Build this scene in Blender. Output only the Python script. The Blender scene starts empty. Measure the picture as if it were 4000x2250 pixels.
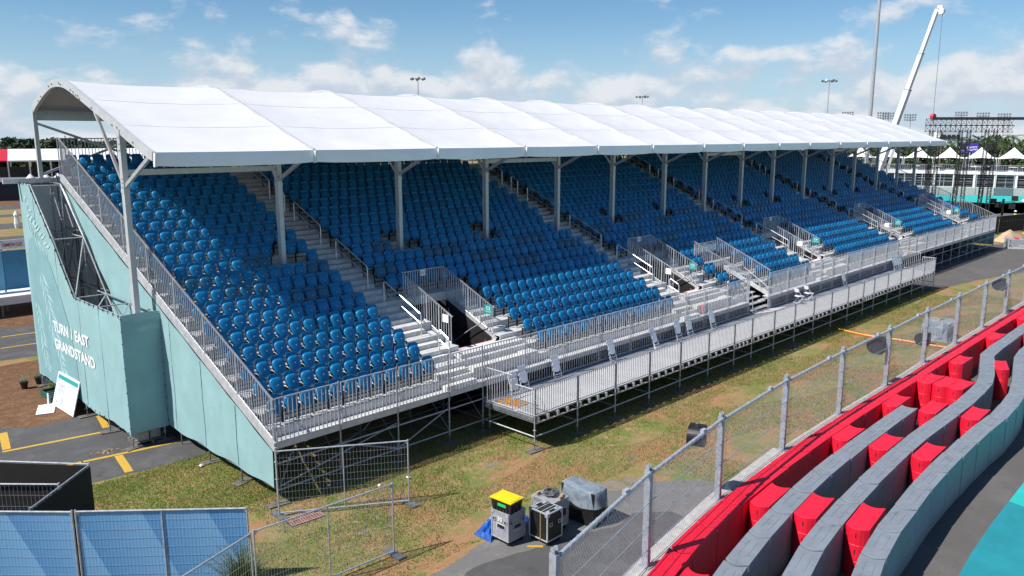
import bpy, math, random
import numpy as np
from mathutils import Vector, Matrix
random.seed(7); rng = np.random.default_rng(7)
sc = bpy.context.scene; col = sc.collection
R = math.radians
# ------------------------------------------------------------------ camera
cam = bpy.data.objects.new('camera', bpy.data.cameras.new('camera')); col.objects.link(cam)
cam.data.sensor_width = 36.0; cam.data.lens = 27.988; cam.data.clip_start = 0.1; cam.data.clip_end = 4000
YAW, PIT, ROL = R(45.404), R(10.772), R(-0.083)
fw = Vector((math.sin(YAW)*math.cos(PIT), math.cos(YAW)*math.cos(PIT), -math.sin(PIT)))
rt = Vector((math.cos(YAW), -math.sin(YAW), 0)); up = rt.cross(fw)
r2 = rt*math.cos(ROL)+up*math.sin(ROL); u2 = up*math.cos(ROL)-rt*math.sin(ROL)
CAM = Vector((-9.979, -18.828, 9.911))
cam.matrix_world = Matrix(((r2.x, u2.x, -fw.x, CAM.x), (r2.y, u2.y, -fw.y, CAM.y), (r2.z, u2.z, -fw.z, CAM.z), (0, 0, 0, 1)))
sc.camera = cam
# ------------------------------------------------------------------ light
SUN = Vector((-0.77, 0.26, 1.0)).normalized()
EL = math.asin(SUN.z); AZ = math.atan2(SUN.x, SUN.y)
sl = bpy.data.lights.new('sun', 'SUN'); sl.energy = 5.0; sl.angle = R(0.53); sl.color = (1.0, 0.955, 0.89)
so = bpy.data.objects.new('sun', sl); col.objects.link(so); so.rotation_euler = SUN.to_track_quat('Z', 'Y').to_euler()
so.location = (0, 0, 60)
w = bpy.data.worlds.new('World'); sc.world = w; w.use_nodes = True
nt = w.node_tree; nt.nodes.clear()
def N(t, **k):
    n = nt.nodes.new(t)
    for a, b in k.items(): setattr(n, a, b)
    return n
L = lambda a, b: nt.links.new(a, b)
sky = N('ShaderNodeTexSky', sky_type='NISHITA'); sky.sun_disc = False
sky.sun_elevation = EL; sky.sun_rotation = AZ; sky.air_density = 1.0; sky.dust_density = 0.0; sky.ozone_density = 4.0; sky.altitude = 0
tc = N('ShaderNodeTexCoord')
mp = N('ShaderNodeMapping'); mp.inputs['Scale'].default_value = (1, 1, 2.0); mp.inputs['Location'].default_value = (3.1, 1.7, 0.42); L(tc.outputs['Generated'], mp.inputs[0])
def noise(src, scale, detail=9, rough=.55, dist=0.0):
    n = N('ShaderNodeTexNoise'); n.inputs['Scale'].default_value = scale; n.inputs['Detail'].default_value = detail
    n.inputs['Roughness'].default_value = rough; n.inputs['Distortion'].default_value = dist; L(src, n.inputs['Vector']); return n
def math_(op, a, b=None):
    n = N('ShaderNodeMath', operation=op)
    for i, x in enumerate((a, b)):
        if x is None: continue
        if isinstance(x, (int, float)): n.inputs[i].default_value = x
        else: L(x, n.inputs[i])
    return n.outputs[0]
def ramp(src, p0, p1):
    n = N('ShaderNodeMapRange'); n.interpolation_type = 'SMOOTHSTEP'; L(src, n.inputs[0]); n.inputs[1].default_value = p0; n.inputs[2].default_value = p1; return n.outputs[0]
n1 = noise(mp.outputs[0], 10.5, 10, .56, .15)
mp2 = N('ShaderNodeMapping'); mp2.inputs['Scale'].default_value = (1, 1, 2.0); mp2.inputs['Location'].default_value = (3.1, 1.7, 0.455); L(tc.outputs['Generated'], mp2.inputs[0])
n2 = noise(mp2.outputs[0], 10.5, 10, .56, .15)
sep = N('ShaderNodeSeparateXYZ'); L(tc.outputs['Generated'], sep.inputs[0])
low = ramp(sep.outputs['Z'], 0.13, 0.05)                      # more cloud towards the horizon
cov = math_('ADD', n1.outputs['Fac'], math_('MULTIPLY', low, 0.185))
mask = math_('MULTIPLY', ramp(cov, 0.55, 0.735), 0.90)
lit = ramp(math_('SUBTRACT', n1.outputs['Fac'], n2.outputs['Fac']), -0.10, 0.13)
cc = N('ShaderNodeMixRGB'); cc.inputs[1].default_value = (9.2, 10.4, 12.2, 1); cc.inputs[2].default_value = (13.2, 13.6, 14.2, 1); L(lit, cc.inputs[0])
hz = N('ShaderNodeMixRGB'); hz.inputs[2].default_value = (8.2, 10.6, 13.4, 1); L(math_('MULTIPLY', ramp(sep.outputs['Z'], 0.16, -0.02), .85), hz.inputs[0]); tint = N('ShaderNodeMixRGB', blend_type='MULTIPLY'); tint.inputs[0].default_value = 1; tint.inputs[2].default_value = (1.30, 1.62, 1.78, 1); L(sky.outputs[0], tint.inputs[1]); L(tint.outputs[0], hz.inputs[1])
mixc = N('ShaderNodeMixRGB'); L(mask, mixc.inputs[0]); L(hz.outputs[0], mixc.inputs[1]); L(cc.outputs[0], mixc.inputs[2])
bg = N('ShaderNodeBackground'); bg.inputs[1].default_value = 0.046; L(mixc.outputs[0], bg.inputs[0])
wo = N('ShaderNodeOutputWorld'); L(bg.outputs[0], wo.inputs[0])
sc.view_settings.view_transform = 'Standard'; sc.view_settings.look = 'None'; sc.view_settings.exposure = 0.42; sc.view_settings.gamma = 1.0
sc.view_settings.use_curve_mapping = False
sc.render.engine = 'CYCLES'; sc.cycles.use_denoising = True; sc.cycles.max_bounces = 6; sc.cycles.transparent_max_bounces = 12
sc.cycles.diffuse_bounces = 3; sc.cycles.glossy_bounces = 3; sc.cycles.caustics_reflective = False; sc.cycles.caustics_refractive = False
# ------------------------------------------------------------------ materials
M = {}
def s2l(c):
    return tuple(((x/255)/12.92 if x/255 <= .04045 else ((x/255+.055)/1.055)**2.4) for x in c)
def pm(name, c, rough=.55, metal=0.0, var=.12, scale=6.0, bump=0.0, bscale=40.0, c2=None, spec=.5, wear=0.0, transl=0.0):
    """procedural principled: base colour with noise variation, optional second colour patches, bump"""
    m = bpy.data.materials.new(name); m.use_nodes = True; t = m.node_tree; b = t.nodes['Principled BSDF']
    tcn = t.nodes.new('ShaderNodeTexCoord'); geo = t.nodes.new('ShaderNodeNewGeometry')
    ns = t.nodes.new('ShaderNodeTexNoise'); ns.inputs['Scale'].default_value = scale; ns.inputs['Detail'].default_value = 6; ns.inputs['Roughness'].default_value = .6
    t.links.new(geo.outputs['Position'], ns.inputs['Vector'])
    mx = t.nodes.new('ShaderNodeMixRGB')
    d = c2 if c2 else tuple(x*(1-2*var) for x in c); u = c if c2 else tuple(min(.95, x*(1+var)) for x in c)
    mx.inputs[1].default_value = (*d, 1); mx.inputs[2].default_value = (*u, 1)
    mr = t.nodes.new('ShaderNodeMapRange'); mr.inputs[1].default_value = .3; mr.inputs[2].default_value = .7
    t.links.new(ns.outputs['Fac'], mr.inputs[0]); t.links.new(mr.outputs[0], mx.inputs[0])
    t.links.new(mx.outputs[0], b.inputs['Base Color'])
    b.inputs['Roughness'].default_value = rough; b.inputs['Metallic'].default_value = metal
    b.inputs['Specular IOR Level'].default_value = spec
    rr = t.nodes.new('ShaderNodeMapRange'); rr.inputs[3].default_value = max(.05, rough-.1); rr.inputs[4].default_value = min(1, rough+.12)
    t.links.new(ns.outputs['Fac'], rr.inputs[0]); t.links.new(rr.outputs[0], b.inputs['Roughness'])
    if bump:
        n2 = t.nodes.new('ShaderNodeTexNoise'); n2.inputs['Scale'].default_value = bscale; n2.inputs['Detail'].default_value = 4
        t.links.new(geo.outputs['Position'], n2.inputs['Vector'])
        bp = t.nodes.new('ShaderNodeBump'); bp.inputs['Strength'].default_value = 1.0; bp.inputs['Distance'].default_value = bump
        t.links.new(n2.outputs['Fac'], bp.inputs['Height']); t.links.new(bp.outputs[0], b.inputs['Normal'])
    if transl:
        tr = t.nodes.new('ShaderNodeBsdfTranslucent'); t.links.new(mx.outputs[0], tr.inputs[0])
        ms = t.nodes.new('ShaderNodeMixShader'); ms.inputs[0].default_value = transl
        t.links.new(b.outputs[0], ms.inputs[1]); t.links.new(tr.outputs[0], ms.inputs[2])
        t.links.new(ms.outputs[0], t.nodes['Material Output'].inputs[0])
    M[name] = m; return m
pm('galv_fence', (.40, .43, .48), .45, .35, .14, 9)
pm('galv', (.48, .50, .54), .42, .35, .14, 9)
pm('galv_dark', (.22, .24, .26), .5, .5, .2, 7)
pm('alu', (.68, .69, .71), .40, .45, .10, 5)
pm('alu_bright', (.80, .80, .82), .30, .8, .06, 5)
pm('plank', (.62, .62, .62), .55, .15, .12, 3.0, .001, 60)
pm('plank_ply', (.64, .63, .61), .72, 0, .12, 2.5)
pm('seat_blue', (.0025, .165, .40), .48, 0, .10, .5, c2=(.0025, .178, .375), spec=.35)
pm('seat_green', (.005, .12, .24), .42, 0, .1, .5)
pm('black_plastic', (.012, .012, .014), .45, 0, .2, 8)
pm('white_dot', (.8, .8, .8), .5, 0, .02)
pm('roof_pvc', (.70, .70, .715), .42, 0, .03, .7, .004, 2.2, transl=.03)
pm('roof_under', (.44, .44, .45), .6, 0, .05)  # grey of the added sheet below the membrane, dims the shaded seats
pm('powder', (.55, .57, .58), .42, .25, .06, 4)
pm('teal_banner', s2l((150, 188, 190)), .75, 0, .05, 1.2, .012, 1.6, transl=.12)
pm('teal_dark', s2l((122, 164, 169)), .75, 0, .05, 1.5)
pm('teal_light', s2l((168, 203, 204)), .75, 0, .04, 1.5)
pm('grey_banner', (.50, .55, .555), .8, 0, .08, .8, .012, 1.4, transl=.10)
pm('white_print', (.82, .84, .84), .7, 0, .03)
pm('chair_white', (.80, .82, .85), .42, 0, .03)
pm('deck_grey', (.47, .47, .485), .65, 0, .06, 1.2)
pm('orange', (.62, .27, .03), .6, 0, .15, 9)
pm('sign_teal', (.02, .30, .30), .5, 0, .04)
pm('red_txt', (.55, .03, .04), .5)
pm('wood', (.42, .30, .19), .8, 0, .22, 12)
pm('wood_grey', (.16, .145, .13), .85, 0, .2, 10)
pm('grey_block', (.195, .22, .255), .55, 0, .07, 3, .002, 30)
pm('red_block', (.74, .008, .035), .52, 0, .08, 2.2, .002, 30)
pm('dark_slot', (.02, .02, .02), .8)
pm('concrete', (.44, .43, .41), .85, 0, .14, 5, .004, 40)
pm('case_grey', (.30, .31, .33), .55, 0, .08, 8)
pm('case_black', (.012, .012, .012), .5, 0, .2, 9)
pm('yellow', (.80, .58, .01), .45, 0, .06, 6)
pm('tarp_blue', (.015, .10, .42), .40, 0, .2, 4, .02, 7)
pm('purple', (.045, .02, .27), .5)
pm('green_tape', (.03, .62, .12), .5)
pm('brass', (.45, .32, .16), .5, .6)
pm('cable', (.10, .11, .12), .5)
pm('scrim_black', (.010, .009, .009), .85, 0, .2, 3)
pm('white_paint', (.80, .80, .79), .5, 0, .04)
pm('valance_white', (.88, .89, .91), .35, 0, .03, .8, .006, 2.0)
pm('tent_white', (.84, .84, .85), .5, 0, .04, .6, transl=.12)
pm('tent_red', (.55, .012, .04), .55, 0, .05)
pm('truss_black', (.018, .018, .022), .5, .2, .2)
pm('crane_white', (.78, .79, .80), .4, 0, .06, .5)
pm('hook_red', (.75, .03, .08), .4)
pm('bark', (.20, .15, .11), .9, 0, .25, 9)
pm('leaf_a', (.045, .085, .022), .6, 0, .35, 1.2, transl=.2)
pm('leaf_b', (.075, .125, .030), .6, 0, .3, 1.6, transl=.2)
pm('leaf_far', (.040, .070, .028), .8, 0, .35, .25)
pm('palm_leaf', (.075, .125, .030), .55, 0, .3, 2.2, transl=.2)
pm('glass_dark', (.02, .025, .03), .15, 0, .2)
pm('sand', (.55, .40, .25), .9, 0, .12, 1.5, .02, 6)
pm('skin', (.40, .23, .15), .6); pm('hivis', (.45, .75, .03), .6); pm('cloth_dark', (.03, .035, .05), .8)
pm('yellow_line', (.62, .36, .02), .75, 0, .2, 14, c2=(.40, .25, .05))
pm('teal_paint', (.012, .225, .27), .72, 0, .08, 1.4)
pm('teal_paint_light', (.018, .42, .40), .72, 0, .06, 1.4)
pm('blue_panel', (.06, .25, .42), .6, 0, .1, .8); pm('blue_panel_light', (.17, .47, .66), .6, 0, .06, .8)
pm('hose_yellow', (.75, .42, .02), .5, 0, .1, 9); pm('hose_red', (.6, .05, .02), .5)
pm('far_city', (.36, .40, .44), .8, 0, .1, .05)
pm('trough_green', (.01, .10, .075), .5)
def island(name, lo, hi):
    # each moulded piece has faded a little differently
    t = M[name].node_tree; b = t.nodes['Principled BSDF']; src = b.inputs['Base Color'].links[0].from_socket
    gn = t.nodes.new('ShaderNodeNewGeometry'); mr = t.nodes.new('ShaderNodeMapRange'); mr.inputs[3].default_value = lo; mr.inputs[4].default_value = hi
    t.links.new(gn.outputs['Random Per Island'], mr.inputs[0]); hs = t.nodes.new('ShaderNodeHueSaturation'); t.links.new(src, hs.inputs['Color']); t.links.new(mr.outputs[0], hs.inputs['Value'])
    t.links.new(hs.outputs[0], b.inputs['Base Color'])
island('seat_blue', .80, 1.15); island('seat_green', .85, 1.15)
def scuff(name, c, scale=3.0, lo=.60, hi=.72, stretch=(1, 1, .25)):
    # rubbed marks and grime with a shape of their own
    t = M[name].node_tree; b = t.nodes['Principled BSDF']; src = b.inputs['Base Color'].links[0].from_socket
    gn = t.nodes.new('ShaderNodeNewGeometry'); mp_ = t.nodes.new('ShaderNodeMapping'); mp_.inputs['Scale'].default_value = stretch; t.links.new(gn.outputs['Position'], mp_.inputs[0])
    n = t.nodes.new('ShaderNodeTexNoise'); n.inputs['Scale'].default_value = scale; n.inputs['Detail'].default_value = 9; n.inputs['Roughness'].default_value = .7; t.links.new(mp_.outputs[0], n.inputs['Vector'])
    mr = t.nodes.new('ShaderNodeMapRange'); mr.inputs[1].default_value = lo; mr.inputs[2].default_value = hi; mr.inputs[4].default_value = .6; t.links.new(n.outputs['Fac'], mr.inputs[0])
    mx = t.nodes.new('ShaderNodeMixRGB'); t.links.new(mr.outputs[0], mx.inputs[0]); t.links.new(src, mx.inputs[1]); mx.inputs[2].default_value = (*c, 1); t.links.new(mx.outputs[0], b.inputs['Base Color'])
scuff('grey_block', (.10, .11, .12), 5, .56, .68); scuff('grey_block', (.30, .32, .34), 7, .62, .70); scuff('red_block', (.42, .012, .03), 4, .55, .68); scuff('red_block', (.78, .10, .12), 9, .64, .72)
scuff('teal_banner', s2l((120, 158, 160)), 1.1, .60, .78, (1, 1, .6)); scuff('plank', (.40, .39, .38), 2.5, .56, .70, (.3, 1, 1)); scuff('concrete', (.28, .27, .25), 3, .55, .7)
scuff('deck_grey', (.36, .355, .36), 1.6, .55, .72, (1, 1, 1))
# translucent wrinkled plastic sheet
m = bpy.data.materials.new('plastic_sheet'); m.use_nodes = True; t = m.node_tree; b = t.nodes['Principled BSDF']
b.inputs['Base Color'].default_value = (.55, .66, .78, 1); b.inputs['Roughness'].default_value = .18
ns = t.nodes.new('ShaderNodeTexNoise'); ns.inputs['Scale'].default_value = 2.6; ns.inputs['Detail'].default_value = 4; ns.inputs['Distortion'].default_value = 1.5
g_ = t.nodes.new('ShaderNodeNewGeometry'); t.links.new(g_.outputs['Position'], ns.inputs['Vector'])
bp = t.nodes.new('ShaderNodeBump'); bp.inputs['Distance'].default_value = .012; t.links.new(ns.outputs['Fac'], bp.inputs['Height']); t.links.new(bp.outputs[0], b.inputs['Normal'])
tr = t.nodes.new('ShaderNodeBsdfTransparent'); ms = t.nodes.new('ShaderNodeMixShader')
mr = t.nodes.new('ShaderNodeMapRange'); mr.inputs[1].default_value = .35; mr.inputs[2].default_value = .7; mr.inputs[3].default_value = .26; mr.inputs[4].default_value = .44
t.links.new(ns.outputs['Fac'], mr.inputs[0]); t.links.new(mr.outputs[0], ms.inputs[0])
t.links.new(tr.outputs[0], ms.inputs[1]); t.links.new(b.outputs[0], ms.inputs[2]); t.links.new(ms.outputs[0], t.nodes['Material Output'].inputs[0]); M['plastic_sheet'] = m
def multi(name, stops, scales, rough=.9, bump=.02, bscale=30, stretch=(1, 1, 1)):
    """ground: stack of noise-masked colours; stops = [(colour, noise scale, lo, hi, seed)...] over a base"""
    m = bpy.data.materials.new(name); m.use_nodes = True; t = m.node_tree; b = t.nodes['Principled BSDF']; b.inputs['Roughness'].default_value = rough
    b.inputs['Specular IOR Level'].default_value = .25
    geo = t.nodes.new('ShaderNodeNewGeometry'); cur = None
    for i, (c, s, lo, hi, seed) in enumerate(stops):
        if cur is None:
            n = t.nodes.new('ShaderNodeRGB'); n.outputs[0].default_value = (*c, 1); cur = n.outputs[0]; continue
        mpn = t.nodes.new('ShaderNodeMapping'); mpn.inputs['Location'].default_value = (seed, seed*1.7, 0); mpn.inputs['Scale'].default_value = stretch
        t.links.new(geo.outputs['Position'], mpn.inputs[0])
        n = t.nodes.new('ShaderNodeTexNoise'); n.inputs['Scale'].default_value = s; n.inputs['Detail'].default_value = 10; n.inputs['Roughness'].default_value = .72
        t.links.new(mpn.outputs[0], n.inputs['Vector'])
        mr = t.nodes.new('ShaderNodeMapRange'); mr.interpolation_type = 'SMOOTHSTEP'; mr.inputs[1].default_value = lo; mr.inputs[2].default_value = hi
        t.links.new(n.outputs['Fac'], mr.inputs[0])
        mx = t.nodes.new('ShaderNodeMixRGB'); t.links.new(mr.outputs[0], mx.inputs[0]); t.links.new(cur, mx.inputs[1]); mx.inputs[2].default_value = (*c, 1); cur = mx.outputs[0]
    t.links.new(cur, b.inputs['Base Color'])
    n2 = t.nodes.new('ShaderNodeTexNoise'); n2.inputs['Scale'].default_value = bscale; n2.inputs['Detail'].default_value = 5; t.links.new(geo.outputs['Position'], n2.inputs['Vector'])
    bp = t.nodes.new('ShaderNodeBump'); bp.inputs['Distance'].default_value = bump; t.links.new(n2.outputs['Fac'], bp.inputs['Height']); t.links.new(bp.outputs[0], b.inputs['Normal'])
    M[name] = m; return m
multi('grass_ground', [((.165, .175, .050), 1, 0, 1, 0), ((.25, .20, .085), .6, .44, .56, 3), ((.32, .175, .090), .42, .475, .57, 11), ((.115, .175, .030), .9, .54, .62, 5),
      ((.36, .22, .13), 2.6, .55, .64, 8), ((.18, .10, .055), 1.7, .58, .66, 15), ((.085, .105, .028), 9, .54, .68, 2), ((.36, .33, .28), .9, .69, .76, 21), ((.40, .30, .16), 22, .56, .66, 31), ((.05, .070, .015), 27, .57, .68, 37)], None, .95, .03, 26)
multi('asphalt', [((.082, .080, .082), 1, 0, 1, 0), ((.115, .110, .108), .7, .45, .65, 4), ((.06, .058, .06), 1.8, .55, .7, 9), ((.20, .19, .18), 6, .66, .76, 2)], None, .9, .01, 90)
multi('asphalt_old', [((.155, .150, .145), 1, 0, 1, 0), ((.22, .21, .20), 1.3, .5, .68, 4), ((.10, .095, .09), 2.4, .55, .7, 9), ((.32, .30, .27), 5, .64, .74, 2)], None, .92, .012, 70)
multi('track_asphalt', [((.105, .098, .095), 1, 0, 1, 0), ((.13, .122, .118), .4, .45, .65, 4), ((.085, .08, .078), 5, .55, .7, 9)], None, .9, .008, 110)
multi('mulch', [((.14, .070, .036), 1, 0, 1, 0), ((.21, .115, .060), 2.2, .45, .65, 4), ((.085, .045, .025), 3.5, .52, .68, 9), ((.26, .17, .10), 12, .6, .72, 2)], None, .95, .05, 14)
multi('dirt_pale', [((.21, .185, .14), 1, 0, 1, 0), ((.15, .13, .07), 3, .45, .65, 4), ((.30, .27, .23), 5, .6, .72, 9)], None, .95, .02, 20)
# blue scrim: colour runs in darker and lighter diagonal bands, seen through wire
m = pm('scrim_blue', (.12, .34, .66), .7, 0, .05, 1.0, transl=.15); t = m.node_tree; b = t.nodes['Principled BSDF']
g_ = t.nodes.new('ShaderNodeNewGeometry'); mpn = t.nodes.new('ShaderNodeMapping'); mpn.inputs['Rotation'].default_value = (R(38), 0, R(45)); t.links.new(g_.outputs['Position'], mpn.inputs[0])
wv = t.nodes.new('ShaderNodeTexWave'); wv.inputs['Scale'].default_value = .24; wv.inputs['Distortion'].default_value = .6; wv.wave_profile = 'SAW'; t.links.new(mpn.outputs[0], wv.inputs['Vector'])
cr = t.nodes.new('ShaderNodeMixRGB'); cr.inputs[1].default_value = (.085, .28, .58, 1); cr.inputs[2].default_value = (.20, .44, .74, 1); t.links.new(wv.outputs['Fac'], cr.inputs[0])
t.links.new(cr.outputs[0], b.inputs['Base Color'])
# ------------------------------------------------------------------ mesh tools
def wloc(o):
    v = Vector((0, 0, 0))
    while o is not None: v = v+o.location; o = o.parent
    return v
class MB:
    def __init__(s): s.v = []; s.f = []; s.mi = []; s.cur = 0
    def add(s, vs, fs):
        n = len(s.v); s.v.extend([tuple(p) for p in vs]); s.f.extend([tuple(i+n for i in q) for q in fs]); s.mi.extend([s.cur]*len(fs)); return s
    def box(s, x0, x1, y0, y1, z0, z1):
        x0, x1 = sorted((x0, x1)); y0, y1 = sorted((y0, y1)); z0, z1 = sorted((z0, z1))
        return s.add([(x0,y0,z0),(x1,y0,z0),(x1,y1,z0),(x0,y1,z0),(x0,y0,z1),(x1,y0,z1),(x1,y1,z1),(x0,y1,z1)],
                     [(3,2,1,0),(4,5,6,7),(0,1,5,4),(1,2,6,5),(2,3,7,6),(3,0,4,7)])
    def bar(s, p, q, w, h, upv=(0, 0, 1)):
        """box section w x h from p to q"""
        p = Vector(p); q = Vector(q); d = (q-p).normalized(); u = Vector(upv)
        sx = d.cross(u)
        if sx.length < 1e-4: sx = d.cross(Vector((0, 1, 0)))
        sx.normalize(); u = sx.cross(d); a = sx*w/2; b = u*h/2
        vs = [p-a-b, p+a-b, p+a+b, p-a+b, q-a-b, q+a-b, q+a+b, q-a+b]
        return s.add(vs, [(0,1,2,3),(7,6,5,4),(1,0,4,5),(2,1,5,6),(3,2,6,7),(0,3,7,4)])
    def tube(s, p, q, r, n=6, r1=None, cap=True):
        p = Vector(p); q = Vector(q); d = q-p
        if d.length < 1e-6: return s
        d.normalize(); a = d.orthogonal().normalized(); b = d.cross(a); r1 = r if r1 is None else r1
        vs = []
        for c, rr in ((p, r), (q, r1)):
            for k in range(n):
                t = 2*math.pi*k/n; vs.append(c+(a*math.cos(t)+b*math.sin(t))*rr)
        fs = [(k, (k+1) % n, n+(k+1) % n, n+k) for k in range(n)]
        if cap: fs += [tuple(range(n-1, -1, -1)), tuple(range(n, 2*n))]
        return s.add(vs, fs)
    def path(s, pts, r, n=6):
        for a, b in zip(pts[:-1], pts[1:]): s.tube(a, b, r, n)
        return s
    def prism(s, pts, z0, z1):
        n = len(pts); vs = [(x, y, z0) for x, y in pts]+[(x, y, z1) for x, y in pts]
        return s.add(vs, [tuple(range(n-1, -1, -1)), tuple(range(n, 2*n))]+[(k, (k+1) % n, n+(k+1) % n, n+k) for k in range(n)])
    def disc(s, c, r, h, n=8):
        return s.tube((c[0], c[1], c[2]-h/2), (c[0], c[1], c[2]+h/2), r, n)
    def lathe(s, prof, n=10, c=(0, 0, 0)):
        vs = []; k = len(prof)
        for r, z in prof:
            for i in range(n):
                t = 2*math.pi*i/n; vs.append((c[0]+r*math.cos(t), c[1]+r*math.sin(t), c[2]+z))
        fs = [(j*n+i, j*n+(i+1) % n, (j+1)*n+(i+1) % n, (j+1)*n+i) for j in range(k-1) for i in range(n)]
        fs += [tuple(range(n-1, -1, -1)), tuple(range((k-1)*n, k*n))]
        return s.add(vs, fs)
    def mesh(s, name, mats, off=(0, 0, 0), smooth=False):
        me = bpy.data.meshes.new(name); ox, oy, oz = off
        me.from_pydata([(x-ox, y-oy, z-oz) for x, y, z in s.v], [], s.f)
        for mm in (mats if isinstance(mats, (list, tuple)) else [mats]): me.materials.append(M[mm])
        if max(s.mi, default=0): me.polygons.foreach_set('material_index', s.mi)
        if smooth: me.polygons.foreach_set('use_smooth', [True]*len(s.f))
        me.update(); return me
    def build(s, name, mats, parent=None, local=False, smooth=False, loc=None):
        """parts are written in world coordinates unless local"""
        off = (0, 0, 0)
        if parent is not None and not local: off = wloc(parent)
        elif parent is None and loc is not None and not local: off = loc
        o = bpy.data.objects.new(name, s.mesh(name, mats, off, smooth)); col.objects.link(o)
        if parent is not None: o.parent = parent
        if loc is not None: o.location = loc
        return o
def tag(o, label, cat, group=None):
    o['label'] = label; o['category'] = cat
    if group: o['group'] = group
    return o
def thing(name, label, cat, loc=(0, 0, 0), rz=0.0, group=None):
    o = bpy.data.objects.new(name, None); col.objects.link(o); o.location = loc; o.rotation_euler = (0, 0, rz); o.empty_display_size = .2
    return tag(o, label, cat, group)
def struct(o): o['kind'] = 'structure'; return o
def stuff(o): o['kind'] = 'stuff'; return o
def copy_tree(o, parent=None):
    c = o.copy(); col.objects.link(c); c.parent = parent
    for ch in list(o.children): copy_tree(ch, c)
    return c
def npmesh(name, V, F, mats, mi=None, smooth=False):
    """fast mesh: V (n,3), F (m,k) of equal size"""
    me = bpy.data.meshes.new(name); k = F.shape[1]
    me.vertices.add(len(V)); me.vertices.foreach_set('co', np.ascontiguousarray(V, np.float32).ravel())
    me.loops.add(F.size); me.loops.foreach_set('vertex_index', np.ascontiguousarray(F, np.int32).ravel())
    me.polygons.add(len(F)); me.polygons.foreach_set('loop_start', np.arange(0, F.size, k, dtype=np.int32))
    me.polygons.foreach_set('loop_total', np.full(len(F), k, np.int32))
    for mm in (mats if isinstance(mats, (list, tuple)) else [mats]): me.materials.append(M[mm])
    if mi is not None: me.polygons.foreach_set('material_index', np.asarray(mi, np.int32))
    if smooth: me.polygons.foreach_set('use_smooth', np.ones(len(F), bool))
    me.update(calc_edges=True); me.validate(); return me
def newobj(name, me, parent=None):
    o = bpy.data.objects.new(name, me); col.objects.link(o)
    if parent is not None: o.parent = parent
    return o
def text_poly(s, bold=0.0):
    cu = bpy.data.curves.new('t', 'FONT'); cu.body = s; cu.resolution_u = 3; cu.offset = bold; cu.align_x = 'LEFT'
    ob = bpy.data.objects.new('t', cu); me = bpy.data.meshes.new_from_object(ob)
    V = [v.co.copy() for v in me.vertices]; F = [tuple(p.vertices) for p in me.polygons]
    bpy.data.objects.remove(ob); bpy.data.curves.remove(cu); bpy.data.meshes.remove(me)
    xs = [v.x for v in V]; ys = [v.y for v in V]; a, b, c, d = min(xs), max(xs), min(ys), max(ys)
    return [((v.x-a)/(b-a), (v.y-c)/(d-c)) for v in V], F
def put_text(mb, s, org, ux, uy, bold=0.0):
    """lay text in the rectangle org, org+ux, org+uy (true world size)"""
    P, F = text_poly(s, bold); org = Vector(org); ux = Vector(ux); uy = Vector(uy)
    return mb.add([org+ux*a+uy*b for a, b in P], F)

def squiggle(mb, org, ux, uy, n):
    """row of small strokes: lettering too small to read"""
    org = Vector(org); ux = Vector(ux); uy = Vector(uy); rs_ = random.Random(n)
    for k in range(n):
        a = (k+.12)/n; b = (k+.80)/n; h = rs_.uniform(.6, 1.0); c = rs_.choice((0, .35, .6))
        for (p, q, e, f) in ((a, a+(b-a)*.35, 0, h), (a+(b-a)*.35, b, c, c+.28)): mb.add([org+ux*p+uy*e, org+ux*q+uy*e, org+ux*q+uy*f, org+ux*p+uy*f], [(0, 1, 2, 3)])
    return mb
# ================================================================== ground, roads, paint
def rough(pts, step=.5, amp=.06, closed=True):
    out = []; n = len(pts)
    for i in range(n if closed else n-1):
        a = Vector((*pts[i], 0)); b = Vector((*pts[(i+1) % n], 0)); k = max(1, int((b-a).length/step)) if step else 1
        k = min(k, 120)
        for j in range(k):
            p = a.lerp(b, j/k); s = amp if j else amp*.3
            out.append((p.x+random.uniform(-s, s), p.y+random.uniform(-s, s)))
    return out
def sheet(name, pts, z, mat, step=.5, amp=.06):
    p = rough(pts, step, amp) if amp else pts
    mb = MB(); mb.add([(x, y, z) for x, y in p], [tuple(range(len(p)))])
    o = mb.build(name, mat)
    if o.data.polygons[0].normal.z < 0: o.data.flip_normals()
    return struct(o)
g = MB(); g.add([(-900, -900, 0), (1500, -900, 0), (1500, 1500, 0), (-900, 1500, 0)], [(0, 1, 2, 3)])
struct(g.build('ground', 'grass_ground'))
sheet('parking_asphalt', [(-24, 5.3), (-3.06, 5.16), (-2.07, 5.07), (-1.1, 4.98), (-.2, 4.8), (.6, 4.95), (5, 5), (5, 11.4), (-.9, 11.38), (-3.1, 11.6), (-3.8, 12.25), (-24, 13)], .004, 'asphalt', .35, .05)
sheet('mulch_bed', [(-40, 13.2), (-3.8, 12.15), (-3.1, 11.5), (-.9, 11.28), (9, 11.1), (9, 20.6), (-40, 22.6)], .002, 'mulch', .6, .08)
sheet('service_road', [(-50, 24.0), (-1.5, 21.98), (0, 21.7), (14, 20.4), (14, 27.4), (1.6, 28.6), (0, 29.2), (-50, 32)], .005, 'asphalt', 1.0, .05)
sheet('mulch_strip', [(-50, 32.2), (0, 29.1), (1.6, 28.5), (16, 27.2), (16, 44), (-50, 48)], .003, 'mulch', 1.0, .1)
for i, (y0, y1) in enumerate(((71.0, 74.0), (82.0, 88.6), (98, 101.8), (110, 118))):
    sheet('far_lane', [(-80, y0+9), (12, y0), (70, y0-6), (70, y1-6), (12, y1), (-80, y1+9)], .004, 'asphalt', 6, .15)
sheet('far_dirt', [(-80, 128), (70, 112), (70, 150), (-80, 165)], .004, 'mulch', 6, .3)
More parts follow.
